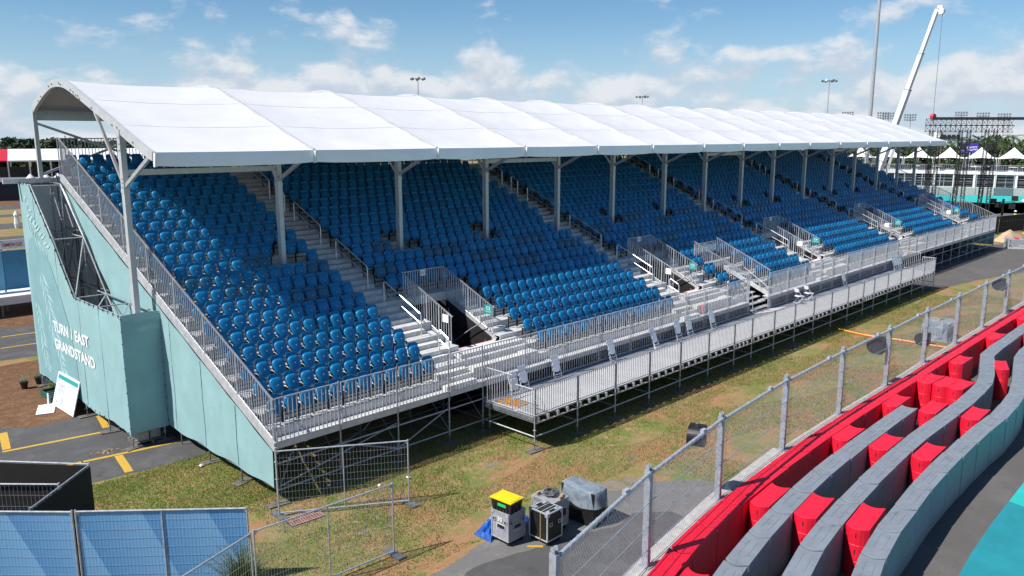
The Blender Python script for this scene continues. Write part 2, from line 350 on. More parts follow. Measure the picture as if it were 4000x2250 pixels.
sheet('case_path', [(-4, -7.2), (-1.2, -6.2), (.6, -5.72), (1.45, -5.69), (2.15, -5.52), (2.79, -5.45), (4.4, -5.25), (6.0, -5.35), (7.14, -5.85), (7.4, -6.2), (8.2, -6.25), (9.07, -7.0), (9.5, -7.5), (9.9, -9.3), (6, -9.9), (2, -10.7), (-4, -12)], .004, 'asphalt_old', .3, .05)
sheet('case_path_dark', [(-4, -8.0), (-.5, -6.9), (1.55, -6.19), (2.4, -6.38), (3.53, -6.71), (4.62, -6.96), (5.4, -7.35), (6.4, -7.2), (7.2, -7.9), (7.0, -9.6), (2, -10.6), (-4, -11.8)], .008, 'asphalt', .25, .05)
sheet('dirt_patch', [(6.2, -5.25), (7.3, -5.3), (8.4, -5.9), (8.0, -6.4), (7.1, -6.1), (6.4, -5.7)], .010, 'dirt_pale', .2, .10)
for cx, cy, r in ((6.0, -2.2, .28), (2.7, -2.6, .3), (.7, -2.9, .22), (9.4, -5.0, .25)):
    sheet('bare_patch', [(cx+r*1.2*math.cos(t)*random.uniform(.6, 1.1), cy+r*.7*math.sin(t)*random.uniform(.6, 1.1)) for t in np.linspace(0, 6.28, 14)[:-1]], .006, 'dirt_pale', .1, .05)
sheet('right_road', [(30, 6), (36, 1.0), (42.5, -1.14), (46.3, -2.63), (52.4, -3.66), (56.1, -4.47), (60, -6), (66, -9.2), (120, -9.0), (120, -1.5), (92, -.6), (78, -.4), (72.5, 1.0), (70, 3.5), (60, 7)], .004, 'track_asphalt', .8, .06)
sheet('track_asphalt', [(-30, -16.5), (-4, -15.3), (1.5, -11.2), (6, -9.75), (14, -9.1), (40, -8.7), (120, -8.7), (120, -60), (-30, -60)], .006, 'track_asphalt', 0, 0)
tl = [(3, -16.2), (6.5, -15.0), (9.08, -14.39), (10.4, -14.3), (12.3, -14.23), (14.2, -14.21)]
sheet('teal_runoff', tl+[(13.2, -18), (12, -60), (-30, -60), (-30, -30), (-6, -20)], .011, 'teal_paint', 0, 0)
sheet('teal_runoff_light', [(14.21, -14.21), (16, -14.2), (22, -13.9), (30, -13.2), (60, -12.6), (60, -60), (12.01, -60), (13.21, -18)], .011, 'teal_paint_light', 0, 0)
sheet('far_track', [(96, 10), (112, 4), (128, 2), (170, -12), (170, -40), (118, -20), (112, 0), (90, 60), (120, 70), (150, 4)], .004, 'track_asphalt', 0, 0)
sheet('far_teal_runoff', [(124.6, 13.4), (126.3, 17.8), (121, 34), (134, 36), (138.2, 26), (144.6, 14.4), (151, -2), (137, -2), (131.3, 10.9)], .010, 'teal_paint_light', 0, 0)
def line(a, b, w, z=.009, mat='yellow_line', name='painted_line'):
    a = Vector((*a, 0)); b = Vector((*b, 0)); d = (b-a).normalized(); nrm = Vector((-d.y, d.x, 0))*w/2
    mb = MB(); k = max(2, int((b-a).length/.4)); vs = []
    for i in range(k+1):
        p = a.lerp(b, i/k); j1 = random.uniform(-.008, .008); j2 = random.uniform(-.008, .008)
        vs += [(p.x+nrm.x*(1+j1/w), p.y+nrm.y*(1+j1/w), z), (p.x-nrm.x*(1+j2/w), p.y-nrm.y*(1+j2/w), z)]
    mb.add(vs, [(2*i, 2*i+1, 2*i+3, 2*i+2) for i in range(k)])
    return struct(mb.build(name, mat))
line((-14, 10.9), (-4.37, 9.72), .14); line((-4.3, 9.71), (-.95, 9.2), .14); line((-.85, 9.18), (3, 8.6), .14)
line((-9, 7.6), (-2.81, 7.02), .14); line((-2.75, 7.01), (.42, 6.5), .14)
line((-3.83, 11.63), (-4.15, 9.85), .24); line((-.915, 11.1), (-1.18, 9.62), .24); line((-1.8, 6.75), (-2.04, 5.2), .24); line((-7.2, 11.9), (-7.7, 10.3), .24)
line((-40, 28.8), (-.36, 26.9), .14); line((-.3, 26.9), (12, 25.9), .14); line((-40, 26.3), (-.94, 24.41), .14); line((-.9, 24.4), (12, 23.3), .14)
line((3.13, -6.42), (3.40, -6.70), .10, .013)
# grass blades: short tufts over the lawn between the stand and the barrier
def grass(name, n, xr, yr, keep, h0, h1, mat):
    x = rng.uniform(*xr, n); y = rng.uniform(*yr, n); k = keep(x, y); x = x[k]; y = y[k]; n = len(x)
    a = rng.uniform(0, 6.28, n); h = rng.uniform(h0, h1, n); wd = rng.uniform(.006, .014, n); ln = rng.uniform(.0, .05, n)
    V = np.zeros((n, 3, 3)); V[:, 0] = np.stack([x-np.cos(a)*wd, y-np.sin(a)*wd, np.zeros(n)], 1); V[:, 1] = np.stack([x+np.cos(a)*wd, y+np.sin(a)*wd, np.zeros(n)], 1)
    V[:, 2] = np.stack([x+np.sin(a)*ln, y-np.cos(a)*ln, h], 1)
    return stuff(newobj(name, npmesh(name, V.reshape(-1, 3), np.arange(3*n).reshape(-1, 3), mat)))
pm('grass_blade', (.20, .25, .055), .7, 0, .3, 1.3, c2=(.36, .26, .12), transl=.35); pm('grass_green', (.17, .27, .040), .7, 0, .25, 2.0, c2=(.24, .28, .06), transl=.35)
fn = lambda x, y: ((np.sin(x*.9+1.3*np.sin(y*1.1))+np.sin(y*1.7+x*.37)) > -.55)
offpath = lambda x, y: ~((x > -3) & (x < 9.6) & (y < -5.5)) & (y < .4)
o = grass('grass_blades', 330000, (-7, 46), (-8.6, 5.0), lambda x, y: fn(x, y) & (~((x > -2) & (y < -5.4) & (x < 9.5))) & (y < 5.0-.0*x) & ~((x > .3) & (y > .6)), .03, .075, 'grass_blade'); tag(o, 'short patchy lawn grass between the grandstand and the barriers', 'grass')
o = grass('grass_tufts', 60000, (-.8, 42), (-4.6, 1.2), lambda x, y: (y > -2.9-.9*np.sin(x*.7)-.5*np.sin(x*2.1)) & (rng.uniform(0, 1, len(x)) < .8), .05, .13, 'grass_green'); tag(o, 'lush green grass along the foot of the grandstand scaffolding', 'grass')
o = grass('verge_grass', 22000, (-3.5, 2), (.6, 5.0), lambda x, y: (y < 4.9) & (x > -3.6+.0*y), .03, .08, 'grass_green'); tag(o, 'green grass beside the teal skirt and the parking asphalt', 'grass')
pm('straw', (.42, .28, .14), .85, 0, .3, 2.0)
o = grass('dead_grass', 110000, (-5, 44), (-8.4, 4.6), lambda x, y: (np.sin(x*.7+2*np.sin(y*.6))+np.sin(y*1.3-x*.45) > .1) & (~((x > -2) & (y < -5.4) & (x < 9.5))) & ~((x > .3) & (y > -.2)), .008, .03, 'straw'); tag(o, 'dry straw-coloured dead grass scattered over the lawn', 'grass')
# leaf litter on the asphalt by the tower
lf = MB()
for _ in range(160):
    x = random.gauss(-1.95, .22); y = random.gauss(7.35, .13); a = random.uniform(0, 6.28); s = random.uniform(.02, .05)
    lf.add([(x+s*math.cos(a), y+s*math.sin(a), .012), (x-s*math.sin(a)*.5, y+s*math.cos(a)*.5, .03), (x-s*math.cos(a), y-s*math.sin(a), .014)], [(0, 1, 2)])
o = stuff(lf.build('leaf_litter', 'wood')); tag(o, 'small heap of dry brown leaves on the parking asphalt', 'leaves')
# ================================================================== grandstand
NR, DEP, RISE, Y1, Z1 = 21, .744, .3155, .64, 2.07
GX = [0, 2.07, 4.14, 6.21, 7.72]
for a in (2.08, 2.08, 2.08, 2.08, 2.08, 2.08, 1.53)*4+(2.08, 2.08, 2.12): GX.append(GX[-1]+a)
XE = GX[-1]                                   # right end of the stand (about 70.35)
AIS = [6.1+14.0*k for k in range(5)]; AW = 1.42
VOM = [(a+1.9, a+3.94) for a in AIS]          # exit openings, rows 3-6
ST2 = (26.2, 28.45)                           # open stair, rows 1-4
Yt = lambda r: Y1+DEP*(r-1)
Zt = lambda r: Z1+RISE*(r-1)
slope_t = lambda y: Z1+RISE/DEP*(y-Y1)
GS = thing('grandstand', 'long scaffold grandstand of blue tip-up seats with silver guardrails and teal skirts', 'grandstand')
def cut(iv, holes):
    out = [iv]
    for h0, h1 in holes:
        nx = []
        for a, b in out:
            if h1 <= a or h0 >= b: nx.append((a, b)); continue
            if h0 > a: nx.append((a, h0))
            if h1 < b: nx.append((h1, b))
        out = nx
    return out
brk = [0.06]
for a in AIS: brk += [a, a+AW]
brk.append(XE-.06)
for r in range(1, NR+1):
    holes = []
    if 3 <= r <= 6: holes += VOM
    if r <= 4: holes.append(ST2)
    y0 = Yt(r)-.60 if r > 1 else .33; y1 = Yt(r)+.144; z = Zt(r)
    for a, b in zip(brk[:-1], brk[1:]):
        for p, q in cut((a, b), holes):
            if q-p < .15: continue
            mb = MB(); n = 3; d = (y1-y0)/n
            for k in range(n): mb.box(p+.004, q-.004, y0+k*d, y0+(k+1)*d-.005, z-.045, z)
            mb.build('tread_plank', 'plank', GS)
            mb = MB(); zl = (z-RISE if r > 1 else 1.80)
            mb.box(p+.004, q-.004, y0+.012, y0+.04, zl+.002, z-.15).box(p+.004, q-.004, y0+.006, y0+.034, z-.147, z-.047)
            mb.build('riser_plank', 'plank', GS)
# front walkway and fascia
for a, b in zip(GX[:-1], GX[1:]):
    if a > 25.5 and b < 28.6: continue
    mb = MB(); mb.box(a+.005, b-.005, -.02, .155, 1.755, 1.80).box(a+.005, b-.005, .165, .335, 1.755, 1.80); mb.build('walkway_plank', 'plank', GS)
    mb = MB(); mb.box(a+.03, b-.03, .0, .03, 1.60, 1.75); mb.build('fascia_board', 'plank', GS)
# aisle half steps with row numbers
for ai, a in enumerate(AIS):
    for r in range(1, NR+1):
        z = (Zt(r)-RISE) if r > 1 else 1.80; y0 = (Yt(r)-.60 if r > 1 else .33); mb = MB()
        if r == 1: mb.box(a+.05, a+AW-.05, .06, .33, 1.805, 1.93)
        else: mb.box(a+.03, a+AW-.03, y0-.30, y0+.004, z+.003, z+RISE/2)
        st = mb.build('aisle_step', 'plank_ply', GS)
        if ai == 0 and r < 20:
            yy = (y0-.30 if r > 1 else .06)-.004; zc = z+RISE*.16
            mb = MB(); mb.cur = 0; mb.add([(a+.82, yy, zc-.02), (a+.94, yy, zc-.02), (a+.94, yy, zc+.08), (a+.82, yy, zc+.08)], [(0, 1, 2, 3)])
            mb.cur = 1; put_text(mb, str(r), (a+.845, yy-.003, zc), (.035*len(str(r)) if r > 9 else .03, 0, 0), (0, 0, .06)); mb.build('row_number', ['white_paint', 'dark_slot'], st)
    # extra broad planks in front of the exit
    v0, v1 = VOM[ai]
    mb = MB(); mb.box(v0-.4, v1+.75, 1.0, 1.528, Zt(2)+.003, Zt(2)+.14); mb.build('landing_plank', 'plank_ply', GS)
    mb = MB(); mb.box(v0-.4, v1+.75, .30, .62, Zt(1)+.003, Zt(1)+.15); mb.build('landing_plank', 'plank_ply', GS)
    mb = MB(); mb.box(v0+.03, v1-.03, 1.53, 1.95, Zt(2)+.02, Zt(2)+.06); mb.build('landing_board', 'plank_ply', GS)
    mb = MB(); mb.box(v0+.03, v1-.03, 1.952, 1.99, Zt(2)-.03, Zt(2)+.064); mb.build('landing_edge', 'red_txt', GS)
# ---------------------------------------------------------------- seats
def shell(outline, depth, curve, thick, rings=(1, .84, .45)):
    """padded rounded shell facing -Y; outline = (x,z) list"""
    n = len(outline); cx = sum(p[0] for p in outline)/n; cz = sum(p[1] for p in outline)/n
    mb = MB(); vs = []
    for i, s in enumerate(rings):
        for x, z in outline:
            px = cx+(x-cx)*s; pz = cz+(z-cz)*s
            vs.append((px, -depth*(0 if i == 0 else 1)+curve*(px/.22)**2*-1, pz))
    vs.append((cx, -depth, cz)); nb = len(vs)
    for x, z in outline: vs.append((x, thick-curve*(x/.22)**2, z))
    fs = []
    for i in range(len(rings)-1):
        for k in range(n): fs.append((i*n+k, i*n+(k+1) % n, (i+1)*n+(k+1) % n, (i+1)*n+k))
    m_ = (len(rings)-1)*n
    for k in range(n): fs.append((m_+k, m_+(k+1) % n, nb-1)); fs.append((k, nb+k, nb+(k+1) % n, (k+1) % n))
    fs.append(tuple(nb+k for k in range(n)))
    mb.add(vs, fs); return mb
def outl(w0, w1, z0, z1, r, n=3):
    """rounded trapezoid: half width w0 at the bottom, w1 at the top"""
    pts = []
    for (x, z, a0) in ((w0-r, z0+r, -90), (w1-r, z1-r, 0), (-(w1-r), z1-r, 90), (-(w0-r), z0+r, 180)):
        for k in range(n+1):
            t = R(a0+90*k/n); pts.append((x+r*math.cos(t), z+r*math.sin(t)))
    return pts
def seat_meshes(n, rings):
    back = shell(outl(.19, .212, .40, .86, .10, n), -.012, .022, .03, rings)
    back.v = [(x, y+(z-.40)*.24-.03, z) for x, y, z in back.v]
    pan = shell(outl(.182, .206, .335, .765, .135, n), .014, -.022, .055, rings)
    pan.v = [(x, y-.165+(z-.345)*.30, z) for x, y, z in pan.v]
    br = MB(); 
    for s in (-1, 1):
        br.box(s*.230-.009, s*.230+.009, -.12, .06, .40, .45).box(s*.230-.010, s*.230+.010, .0, .055, .005, .42).box(s*.225-.012, s*.225+.012, -.15, -.09, .34, .43)
    br.box(-.22, .22, .035, .055, .18, .21)
    dot = MB(); dot.tube((0, -.125, .57), (0, -.133, .57), .013, 6)
    return back, pan, br, dot
sb, sp, sbr, sd = seat_meshes(4, (1, .93, .5))
me_b, me_p, me_r, me_d = sb.mesh('seat', 'seat_blue', smooth=False), sp.mesh('seat_pan', 'seat_blue'), sbr.mesh('seat_bracket', 'black_plastic'), sd.mesh('seat_number', 'white_dot')
me_bg, me_pg = me_b.copy(), me_p.copy(); me_bg.materials[0] = M['seat_green']; me_pg.materials[0] = M['seat_green']
for q in (me_b, me_p, me_bg, me_pg): q.polygons.foreach_set('use_smooth', [len(p.vertices) < 6 for p in q.polygons])
PX = [-0.57, 4.74, 10.14, 15.06, 19.98, 24.45, 29.34, 33.75, 38.26, 42.65, 47.57, 52.42, 56.78, 61.74, 66.65, 71.09]; PY = 7.54
pos = []
secs = [(.35, 5.83)]+[(a+1.72, a+13.62) for a in AIS[:-1]]+[(AIS[-1]+1.72, XE-1.0)]
for si, (s0, s1) in enumerate(secs):
    n = int(round((s1-s0)/.497)); xs = [s0+(s1-s0)*k/n for k in range(n+1)]
    for r in range(1, NR+1):
        for x in xs:
            if si and r <= 6 and x < s0+3.05: continue
            if si == 2 and r <= 4 and (x > ST2[0]-.3 and x < ST2[1]+.35): continue
            if r == 10 and any(abs(x-.05-p) < .62 for p in PX): continue
            if r == 11 and any(abs(x-p) < .34 for p in PX): continue
            pos.append((x, Yt(r)-.045, Zt(r), r))
pos = [p for p in pos]
dist = lambda p: (p[0]-CAM.x)**2+(p[1]-CAM.y)**2+(p[2]-CAM.z)**2
pos.sort(key=dist)
# seats painted a greener blue: short runs of restricted places around the posts
def greenish(x, r): return 7 <= r <= 10 and math.sin(x*1.15+r*2.2) > .55
for x, y, z, r in pos[:300]:
    gsel = greenish(x, r)
    o = newobj('seat', me_bg if gsel else me_b, GS); o.location = (x, y, z); o.rotation_euler = (0, 0, random.gauss(0, .02))
    newobj('seat_pan', me_pg if gsel else me_p, o).rotation_euler = (random.gauss(0, .018), 0, 0)
    newobj('seat_bracket', me_r, o); newobj('seat_number', me_d, o)
fb, fp, fbr, fd = seat_meshes(3, (1, .92))
base = MB(); 
for i, part in enumerate((fb, fp)): base.cur = 0; base.add(part.v, part.f)
base.cur = 1; base.add(fbr.v, fbr.f); base.cur = 2; base.add(fd.v, fd.f)
V0 = np.array(base.v); F0 = []; mi0 = []
for f, mi in zip(base.f, base.mi):
    for k in range(1, len(f)-1): F0.append((f[0], f[k], f[k+1])); mi0.append(mi)
F0 = np.array(F0); mi0 = np.array(mi0)
rest = pos[300:]
for nm, sel, mats in (('seat_rows', [p for p in rest if not greenish(p[0], p[3])], ['seat_blue', 'black_plastic', 'white_dot']), ('seat_rows', [p for p in rest if greenish(p[0], p[3])], ['seat_green', 'black_plastic', 'white_dot'])):
    T = np.array([p[:3] for p in sel]); n = len(T)
    T[:, 1] += rng.normal(0, .006, n); T[:, 2] += rng.normal(0, .003, n)
    V = (V0[None]+T[:, None, :]).reshape(-1, 3); F = (F0[None]+(np.arange(n)*len(V0))[:, None, None]).reshape(-1, 3)
    stuff(newobj(nm, npmesh(nm, V, F, mats, np.tile(mi0, n)), GS))
# ---------------------------------------------------------------- guardrails
def guard(p0, p1, b0, t0, b1, t1, parent, sp=.125, r=.0155, name='guard_panel', mat='galv', post=True, rail=.021):
    """panel of vertical bars between two plan points, bottom/top heights at each end"""
    mb = MB(); p0 = Vector((*p0, 0)); p1 = Vector((*p1, 0)); ln = (p1-p0).length; n = max(2, int(ln/sp))
    P = lambda t, a, b: (p0.x+(p1.x-p0.x)*t, p0.y+(p1.y-p0.y)*t, a+(b-a)*t)
    mb.tube(P(0, t0, t1), P(1, t0, t1), rail, 6); mb.tube(P(0, b0, b1), P(1, b0, b1), rail*.85, 6)
    for k in range(1, n): mb.tube(P(k/n, b0, b1), P(k/n, t0, t1), r, 4, cap=False)
    if post:
        for t in (0.004, .996): mb.tube(P(t, b0-.02, b1-.02), P(t, t0, t1), rail*.95, 6)
    return mb.build(name, mat, parent)
for i, (a, b) in enumerate(zip(GX[:-1], GX[1:])):
    if a > 25.5 and b < 28.6: continue
    zb = 1.24 if 9.5 < a < 46.0 else 1.80
    guard((a+.05, -.02), (b-.05, -.02), zb, 3.03, zb, 3.03, GS)
railz = lambda y: 3.03+.4405*y
ys = np.linspace(.02, 15.5, 9)
for X in (-.02, XE+.02):
    for y0, y1 in zip(ys[:-1], ys[1:]):
        guard((X, y0+.02), (X, y1-.02), slope_t(y0)+.10, railz(y0), slope_t(y1)+.10, railz(y1), GS, .135)
    h = MB(); h.bar((X, -.05, railz(-.05)+.012), (X, 15.5, railz(15.5)+.012), .045, .03); h.build('handrail', 'alu_bright', GS)
    for dz, hh in ((-.02, .10), (-.17, .14)):
        s = MB(); s.bar((X, -.03, slope_t(-.03)+dz), (X, 15.75, slope_t(15.75)+dz), .06, hh); s.build('side_stringer', 'alu', GS)
for a, b in zip(GX[:-1], GX[1:]): guard((a+.03, 15.92), (b-.03, 15.92), 8.55, 9.86, 8.55, 9.86, GS, .125)
# exits: guards on three sides, signs
def sign(org, ux, uz, plate, txts, parent, name='exit_sign'):
    org = Vector(org); ux = Vector(ux); uz = Vector(uz); nrm = ux.cross(uz).normalized()
    mb = MB(); vs = [org, org+ux, org+ux+uz, org+uz]; mb.add([p-nrm*.012 for p in vs]+[p for p in vs], [(3, 2, 1, 0), (4, 5, 6, 7), (0, 1, 5, 4), (1, 2, 6, 5), (2, 3, 7, 6), (3, 0, 4, 7)])
    o = mb.build(name, plate, parent)
    tb = MB()
    for s, mat, a, b, c, d in txts:
        if s: put_text(tb, s, org+ux*a+uz*b+nrm*.003, ux*c, uz*d, .012)
        else: squiggle(tb, org+ux*a+uz*b+nrm*.003, ux*c, uz*d, 8)
    tb.build('lettering', txts[0][1], o); return o
for k, (v0, v1) in enumerate(VOM):
    nseg = 4; yy = np.linspace(1.9, 4.62, nseg+1)
    for X in (v0, v1):
        for y0, y1 in zip(yy[:-1], yy[1:]): guard((X, y0+.015), (X, y1-.015), slope_t(y0)+.12, railz(y0)-.17, slope_t(y1)+.12, railz(y1)-.17, GS, .11)
        h = MB(); h.bar((X, 1.85, railz(1.85)-.155), (X, 4.70, railz(4.70)-.155), .045, .03); h.build('handrail', 'alu_bright', GS)
        s = MB(); s.bar((X, 1.75, slope_t(1.75)-.06), (X, 4.6, slope_t(4.6)-.06), .05, .22); s.build('side_stringer', 'alu', GS)
    guard((v0+.04, 4.66), (v1-.04, 4.66), Zt(7)-.10, 4.93, Zt(7)-.10, 4.93, GS, .115)
    f = MB(); f.box(v0+.04, v1-.04, 4.60, 4.63, Zt(7)-.34, Zt(7)-.12); f.build('fascia_board', 'plank', GS)
    for X in (v0+.02, v1-.02):
        k_ = MB(); zc_ = [(1.95, .05), (7.0, .05), (7.0, slope_t(7.0)-.42), (4.55, slope_t(4.55)-.36), (4.5, slope_t(4.5)-.06), (1.95, slope_t(1.95)-.06)]; k_.add([(X-.006, a_, b_) for a_, b_ in zc_]+[(X+.006, a_, b_) for a_, b_ in zc_], [(0, 1, 2, 3, 4, 5), (11, 10, 9, 8, 7, 6)]+[(q_, (q_+1) % 6, 6+(q_+1) % 6, 6+q_) for q_ in range(6)]); k_.build('exit_blackout', 'scrim_black', GS)  # black side screens added so the exit opening stays dark
    k_ = MB(); k_.box(v0+.03, v1-.03, 1.93, 7.0, .03, .06); k_.build('exit_blackout_floor', 'scrim_black', GS); k_ = MB(); k_.box(v0+.03, v1-.03, 6.90, 6.92, .07, 4.45); k_.build('exit_blackout', 'scrim_black', GS)  # black floor sheet and rear screen, also added to darken the opening
    # stair going down under the seats
    for q in range(9):
        st = MB(); st.box(v0+.25, v1-.25, 2.05+.28*q, 2.32+.28*q, Zt(2)-.17-.19*q, Zt(2)-.13-.19*q); st.build('stair_tread', 'galv_dark', GS)
    hr = MB(); hr.path([(v1-.22, 1.98, 2.95), (v1-.22, 2.2, 3.15), (v1-.22, 2.9, 2.75), (v1-.22, 4.3, 1.8)], .02, 6); hr.build('stair_rail', 'galv', GS)
    sign((v0+.86, 4.64, 4.70), (.24, 0, 0), (0, 0, .22), 'white_print', [('EXIT', 'red_txt', .12, .30, .76, .42)], GS)
    sign((v1-.03, 2.34, 3.42), (0, -.42, 0), (0, 0, .34), 'sign_teal', [('C%d' % (k+2), 'white_print', .24, .48, .52, .36), (None, 'white_print', .12, .22, .76, .14)], GS, 'section_sign')
    w_ = MB(); w_.box(v0-.045, v0-.032, 2.02, 2.33, 3.44, 3.72); w_.build('notice_plate', 'white_print', GS)
    # narrow steps on the far side of the exit
    for r in range(2, 7):
        st = MB(); st.box(v1+.08, v1+.72, Yt(r)-.90, Yt(r)-.598, Zt(r)-RISE+.003, Zt(r)-RISE/2); st.build('aisle_step', 'plank_ply', GS)
# open stair down to the platform
for X in ST2:
    for y0, y1 in ((.25, 1.3), (1.3, 2.35), (2.35, 3.4)): guard((X, y0+.015), (X, y1-.015), slope_t(y0)-.0, railz(y0)-.05, slope_t(y1)-.0, railz(y1)-.05, GS, .11)
    h = MB(); h.bar((X, .2, railz(.2)-.03), (X, 3.45, railz(3.45)-.03), .045, .03); h.build('handrail', 'alu_bright', GS)
    s = MB(); s.bar((X, .2, slope_t(.2)-.1), (X, 3.4, slope_t(3.4)-.1), .05, .2); s.build('side_stringer', 'alu', GS)
guard((ST2[0]+.04, 3.45), (ST2[1]-.04, 3.45), Zt(5)+.1, 4.33, Zt(5)+.1, 4.33, GS)
sign((ST2[0]+.9, 3.42, 4.08), (.26, 0, 0), (0, 0, .22), 'white_print', [('EXIT', 'red_txt', .12, .30, .76, .42)], GS)
for q in range(5):
    st = MB(); st.box(ST2[0]+.1, ST2[1]-.1, .05+.30*q, .36+.30*q, 1.30+.19*q-.04, 1.30+.19*q); st.build('stair_tread', 'alu', GS)
lb = MB(); lb.box(ST2[0]+.1, ST2[1]-.1, 1.56, 3.0, 2.18, 2.24); lb.build('landing_board', 'plank_ply', GS)
for X in (ST2[0]+.2, ST2[1]-.2):
    hr = MB(); hr.path([(X, 1.6, 3.1), (X, .1, 2.15), (X, .02, 1.2)], .02, 6); hr.build('stair_rail', 'galv', GS)
# aisle handrails: bent tube loops
for a in AIS:
    for y0, y1 in ((15.0, 12.6), (11.9, 11.4), (10.67, 8.72), (7.67, 5.62), (4.63, 2.5), (1.55, 1.02)):
        x = a+1.02; zt = lambda y: slope_t(y)+.98; h = MB()
        h.path([(x, y0, slope_t(y0)), (x, y0, zt(y0)-.08), (x, y0-.06, zt(y0)-.02), (x, y1+.05, zt(y1)+.0), (x, y1, zt(y1)-.07), (x, y1, slope_t(y1)-.15)], .024, 6)
        h.tube((x, y0, zt(y0)-.36), (x, y1, zt(y1)-.36), .017, 6); h.build('aisle_handrail', 'alu_bright', GS)
# ---------------------------------------------------------------- scaffold below
def standard(mb, x, y, z0, z1, r=.0245):
    mb.tube((x, y, z0), (x, y, z1), r, 6); z = z0+.45
    while z < z1: mb.disc((x, y, z), .055, .012, 8); z += .5
def foot(x, y, parent, pad=True):
    j = MB(); j.tube((x, y, .05), (x, y, .42), .019, 6).box(x-.075, x+.075, y-.075, y+.075, .042, .052).tube((x-.09, y, .30), (x+.09, y, .30), .012, 5); j.build('base_jack', 'galv_dark', parent)
    if pad:
        a = random.uniform(-.3, .3); p = MB(); ca, sa = math.cos(a), math.sin(a)
        for k in (-1, 1):
            c = (x-sa*.075*k, y+ca*.075*k); d = (ca*.30, sa*.30); e = (-sa*.07, ca*.07)
            p.prism([(c[0]-d[0]-e[0], c[1]-d[1]-e[1]), (c[0]+d[0]-e[0], c[1]+d[1]-e[1]), (c[0]+d[0]+e[0], c[1]+d[1]+e[1]), (c[0]-d[0]+e[0], c[1]-d[1]+e[1])], .014, .041)
        p.build('sole_board', 'wood_grey', parent)
YS = [0.02, 2.07, 4.14, 6.2, 8.3, 10.4, 12.4, 14.5, 16.35]
for i, x in enumerate(GX):
    for j, y in enumerate(YS[:3]):
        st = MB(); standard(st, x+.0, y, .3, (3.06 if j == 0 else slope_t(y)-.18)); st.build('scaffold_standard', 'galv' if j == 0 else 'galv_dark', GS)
        if j < 2 or i == 0: foot(x, y, GS)
deep = MB()
for x in GX[::1]:
    for y in YS[3:]: deep.tube((x, y, .02), (x, y, slope_t(y)-.2), .024, 5, cap=False)
    for y0, y1 in zip(YS[:-1], YS[1:]):
        for z in (.45, 2.4, 4.4, 6.4):
            if slope_t(y0) > z+.3: deep.tube((x, y0, z), (x, y1, z), .024, 5, cap=False)
        deep.tube((x, y0, .45), (x, y1, min(2.4, slope_t(y1)-.4)), .02, 5, cap=False)
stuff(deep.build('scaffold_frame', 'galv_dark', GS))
for i, (a, b) in enumerate(zip(GX[:-1], GX[1:])):
    for y in YS[:2]:
        for z in (.42, 1.18):
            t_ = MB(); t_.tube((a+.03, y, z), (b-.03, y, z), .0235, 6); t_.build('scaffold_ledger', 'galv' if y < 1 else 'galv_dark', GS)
    if i % 2 == 0:
        t_ = MB(); t_.tube((a+.05, YS[1]-.05, .45), (b-.05, YS[1]-.05, 1.95), .021, 6); t_.build('scaffold_brace', 'galv', GS)
    if i % 3 == 1:
        t_ = MB(); t_.tube((a+.05, .08, 1.15), (b-.05, 2.0, .46), .021, 6); t_.build('scaffold_brace', 'galv', GS)
    g_ = MB(); g_.bar((b, .05, 1.72), (b, .75, 1.42), .04, .10); g_.build('plank_bracket', 'galv', GS)
for (p, q) in (((0.05, .03, .42), (2.0, 1.9, 1.5)), ((.1, .05, .5), (4.1, .06, 1.25)), ((2.1, .05, 1.15), (4.1, .05, .45)), ((4.2, .04, .45), (6.15, .04, 1.2))):
    t_ = MB(); t_.tube(p, q, .021, 6); t_.build('scaffold_brace', 'galv', GS)
# ---------------------------------------------------------------- skirts
def fabric(name, mat, parent, cols, pt, nz=8, thick=.006):
    """fabric sheet: cols = [(u, bottom, top)], pt(u, z) -> world point; two skins so it has thickness"""
    mb = MB(); n = len(cols); vs = []
    for u, b, t in cols:
        for k in range(nz+1): vs.append(pt(u, b+(t-b)*k/nz))
    fs = [(i*(nz+1)+k, (i+1)*(nz+1)+k, (i+1)*(nz+1)+k+1, i*(nz+1)+k+1) for i in range(n-1) for k in range(nz)]
    mb.add(vs, fs); o = mb.build(name, mat, parent, smooth=True); return o
wr = lambda a, b: .010*math.sin(a*2.9+b*1.3)+.008*math.sin(a*1.1-b*3.1)
cut_l = lambda y: 4.45+(y-11.32)*.87
cols = [(y, .50+.03*math.sin(y*3), slope_t(y)-.26) for y in np.linspace(.06, 11.3, 46)]
fabric('side_skirt', 'teal_banner', GS, cols, lambda u, z: (-.075+wr(u, z), u, z))
cols = [(y, cut_l(y), slope_t(y)-.26) for y in np.linspace(11.3, 15.3, 18) if slope_t(y)-.26 > cut_l(y)]
fabric('side_skirt', 'teal_banner', GS, cols, lambda u, z: (-.075+wr(u, z), u, z))
fabric('side_skirt', 'teal_banner', GS, [(y, .45, slope_t(y)-.26) for y in np.linspace(.06, 15.8, 30)], lambda u, z: (XE+.075+wr(u, z), u, z))
fabric('back_skirt', 'grey_banner', GS, [(x, .02, 8.1) for x in np.linspace(-1.28, XE, 90)], lambda u, z: (u, 16.62+wr(u, z), z), 10)
# piece of plant and litter under the front of the stand
pm('seam_grey', (.665, .665, .68), .5, 0, .05, 1.0)
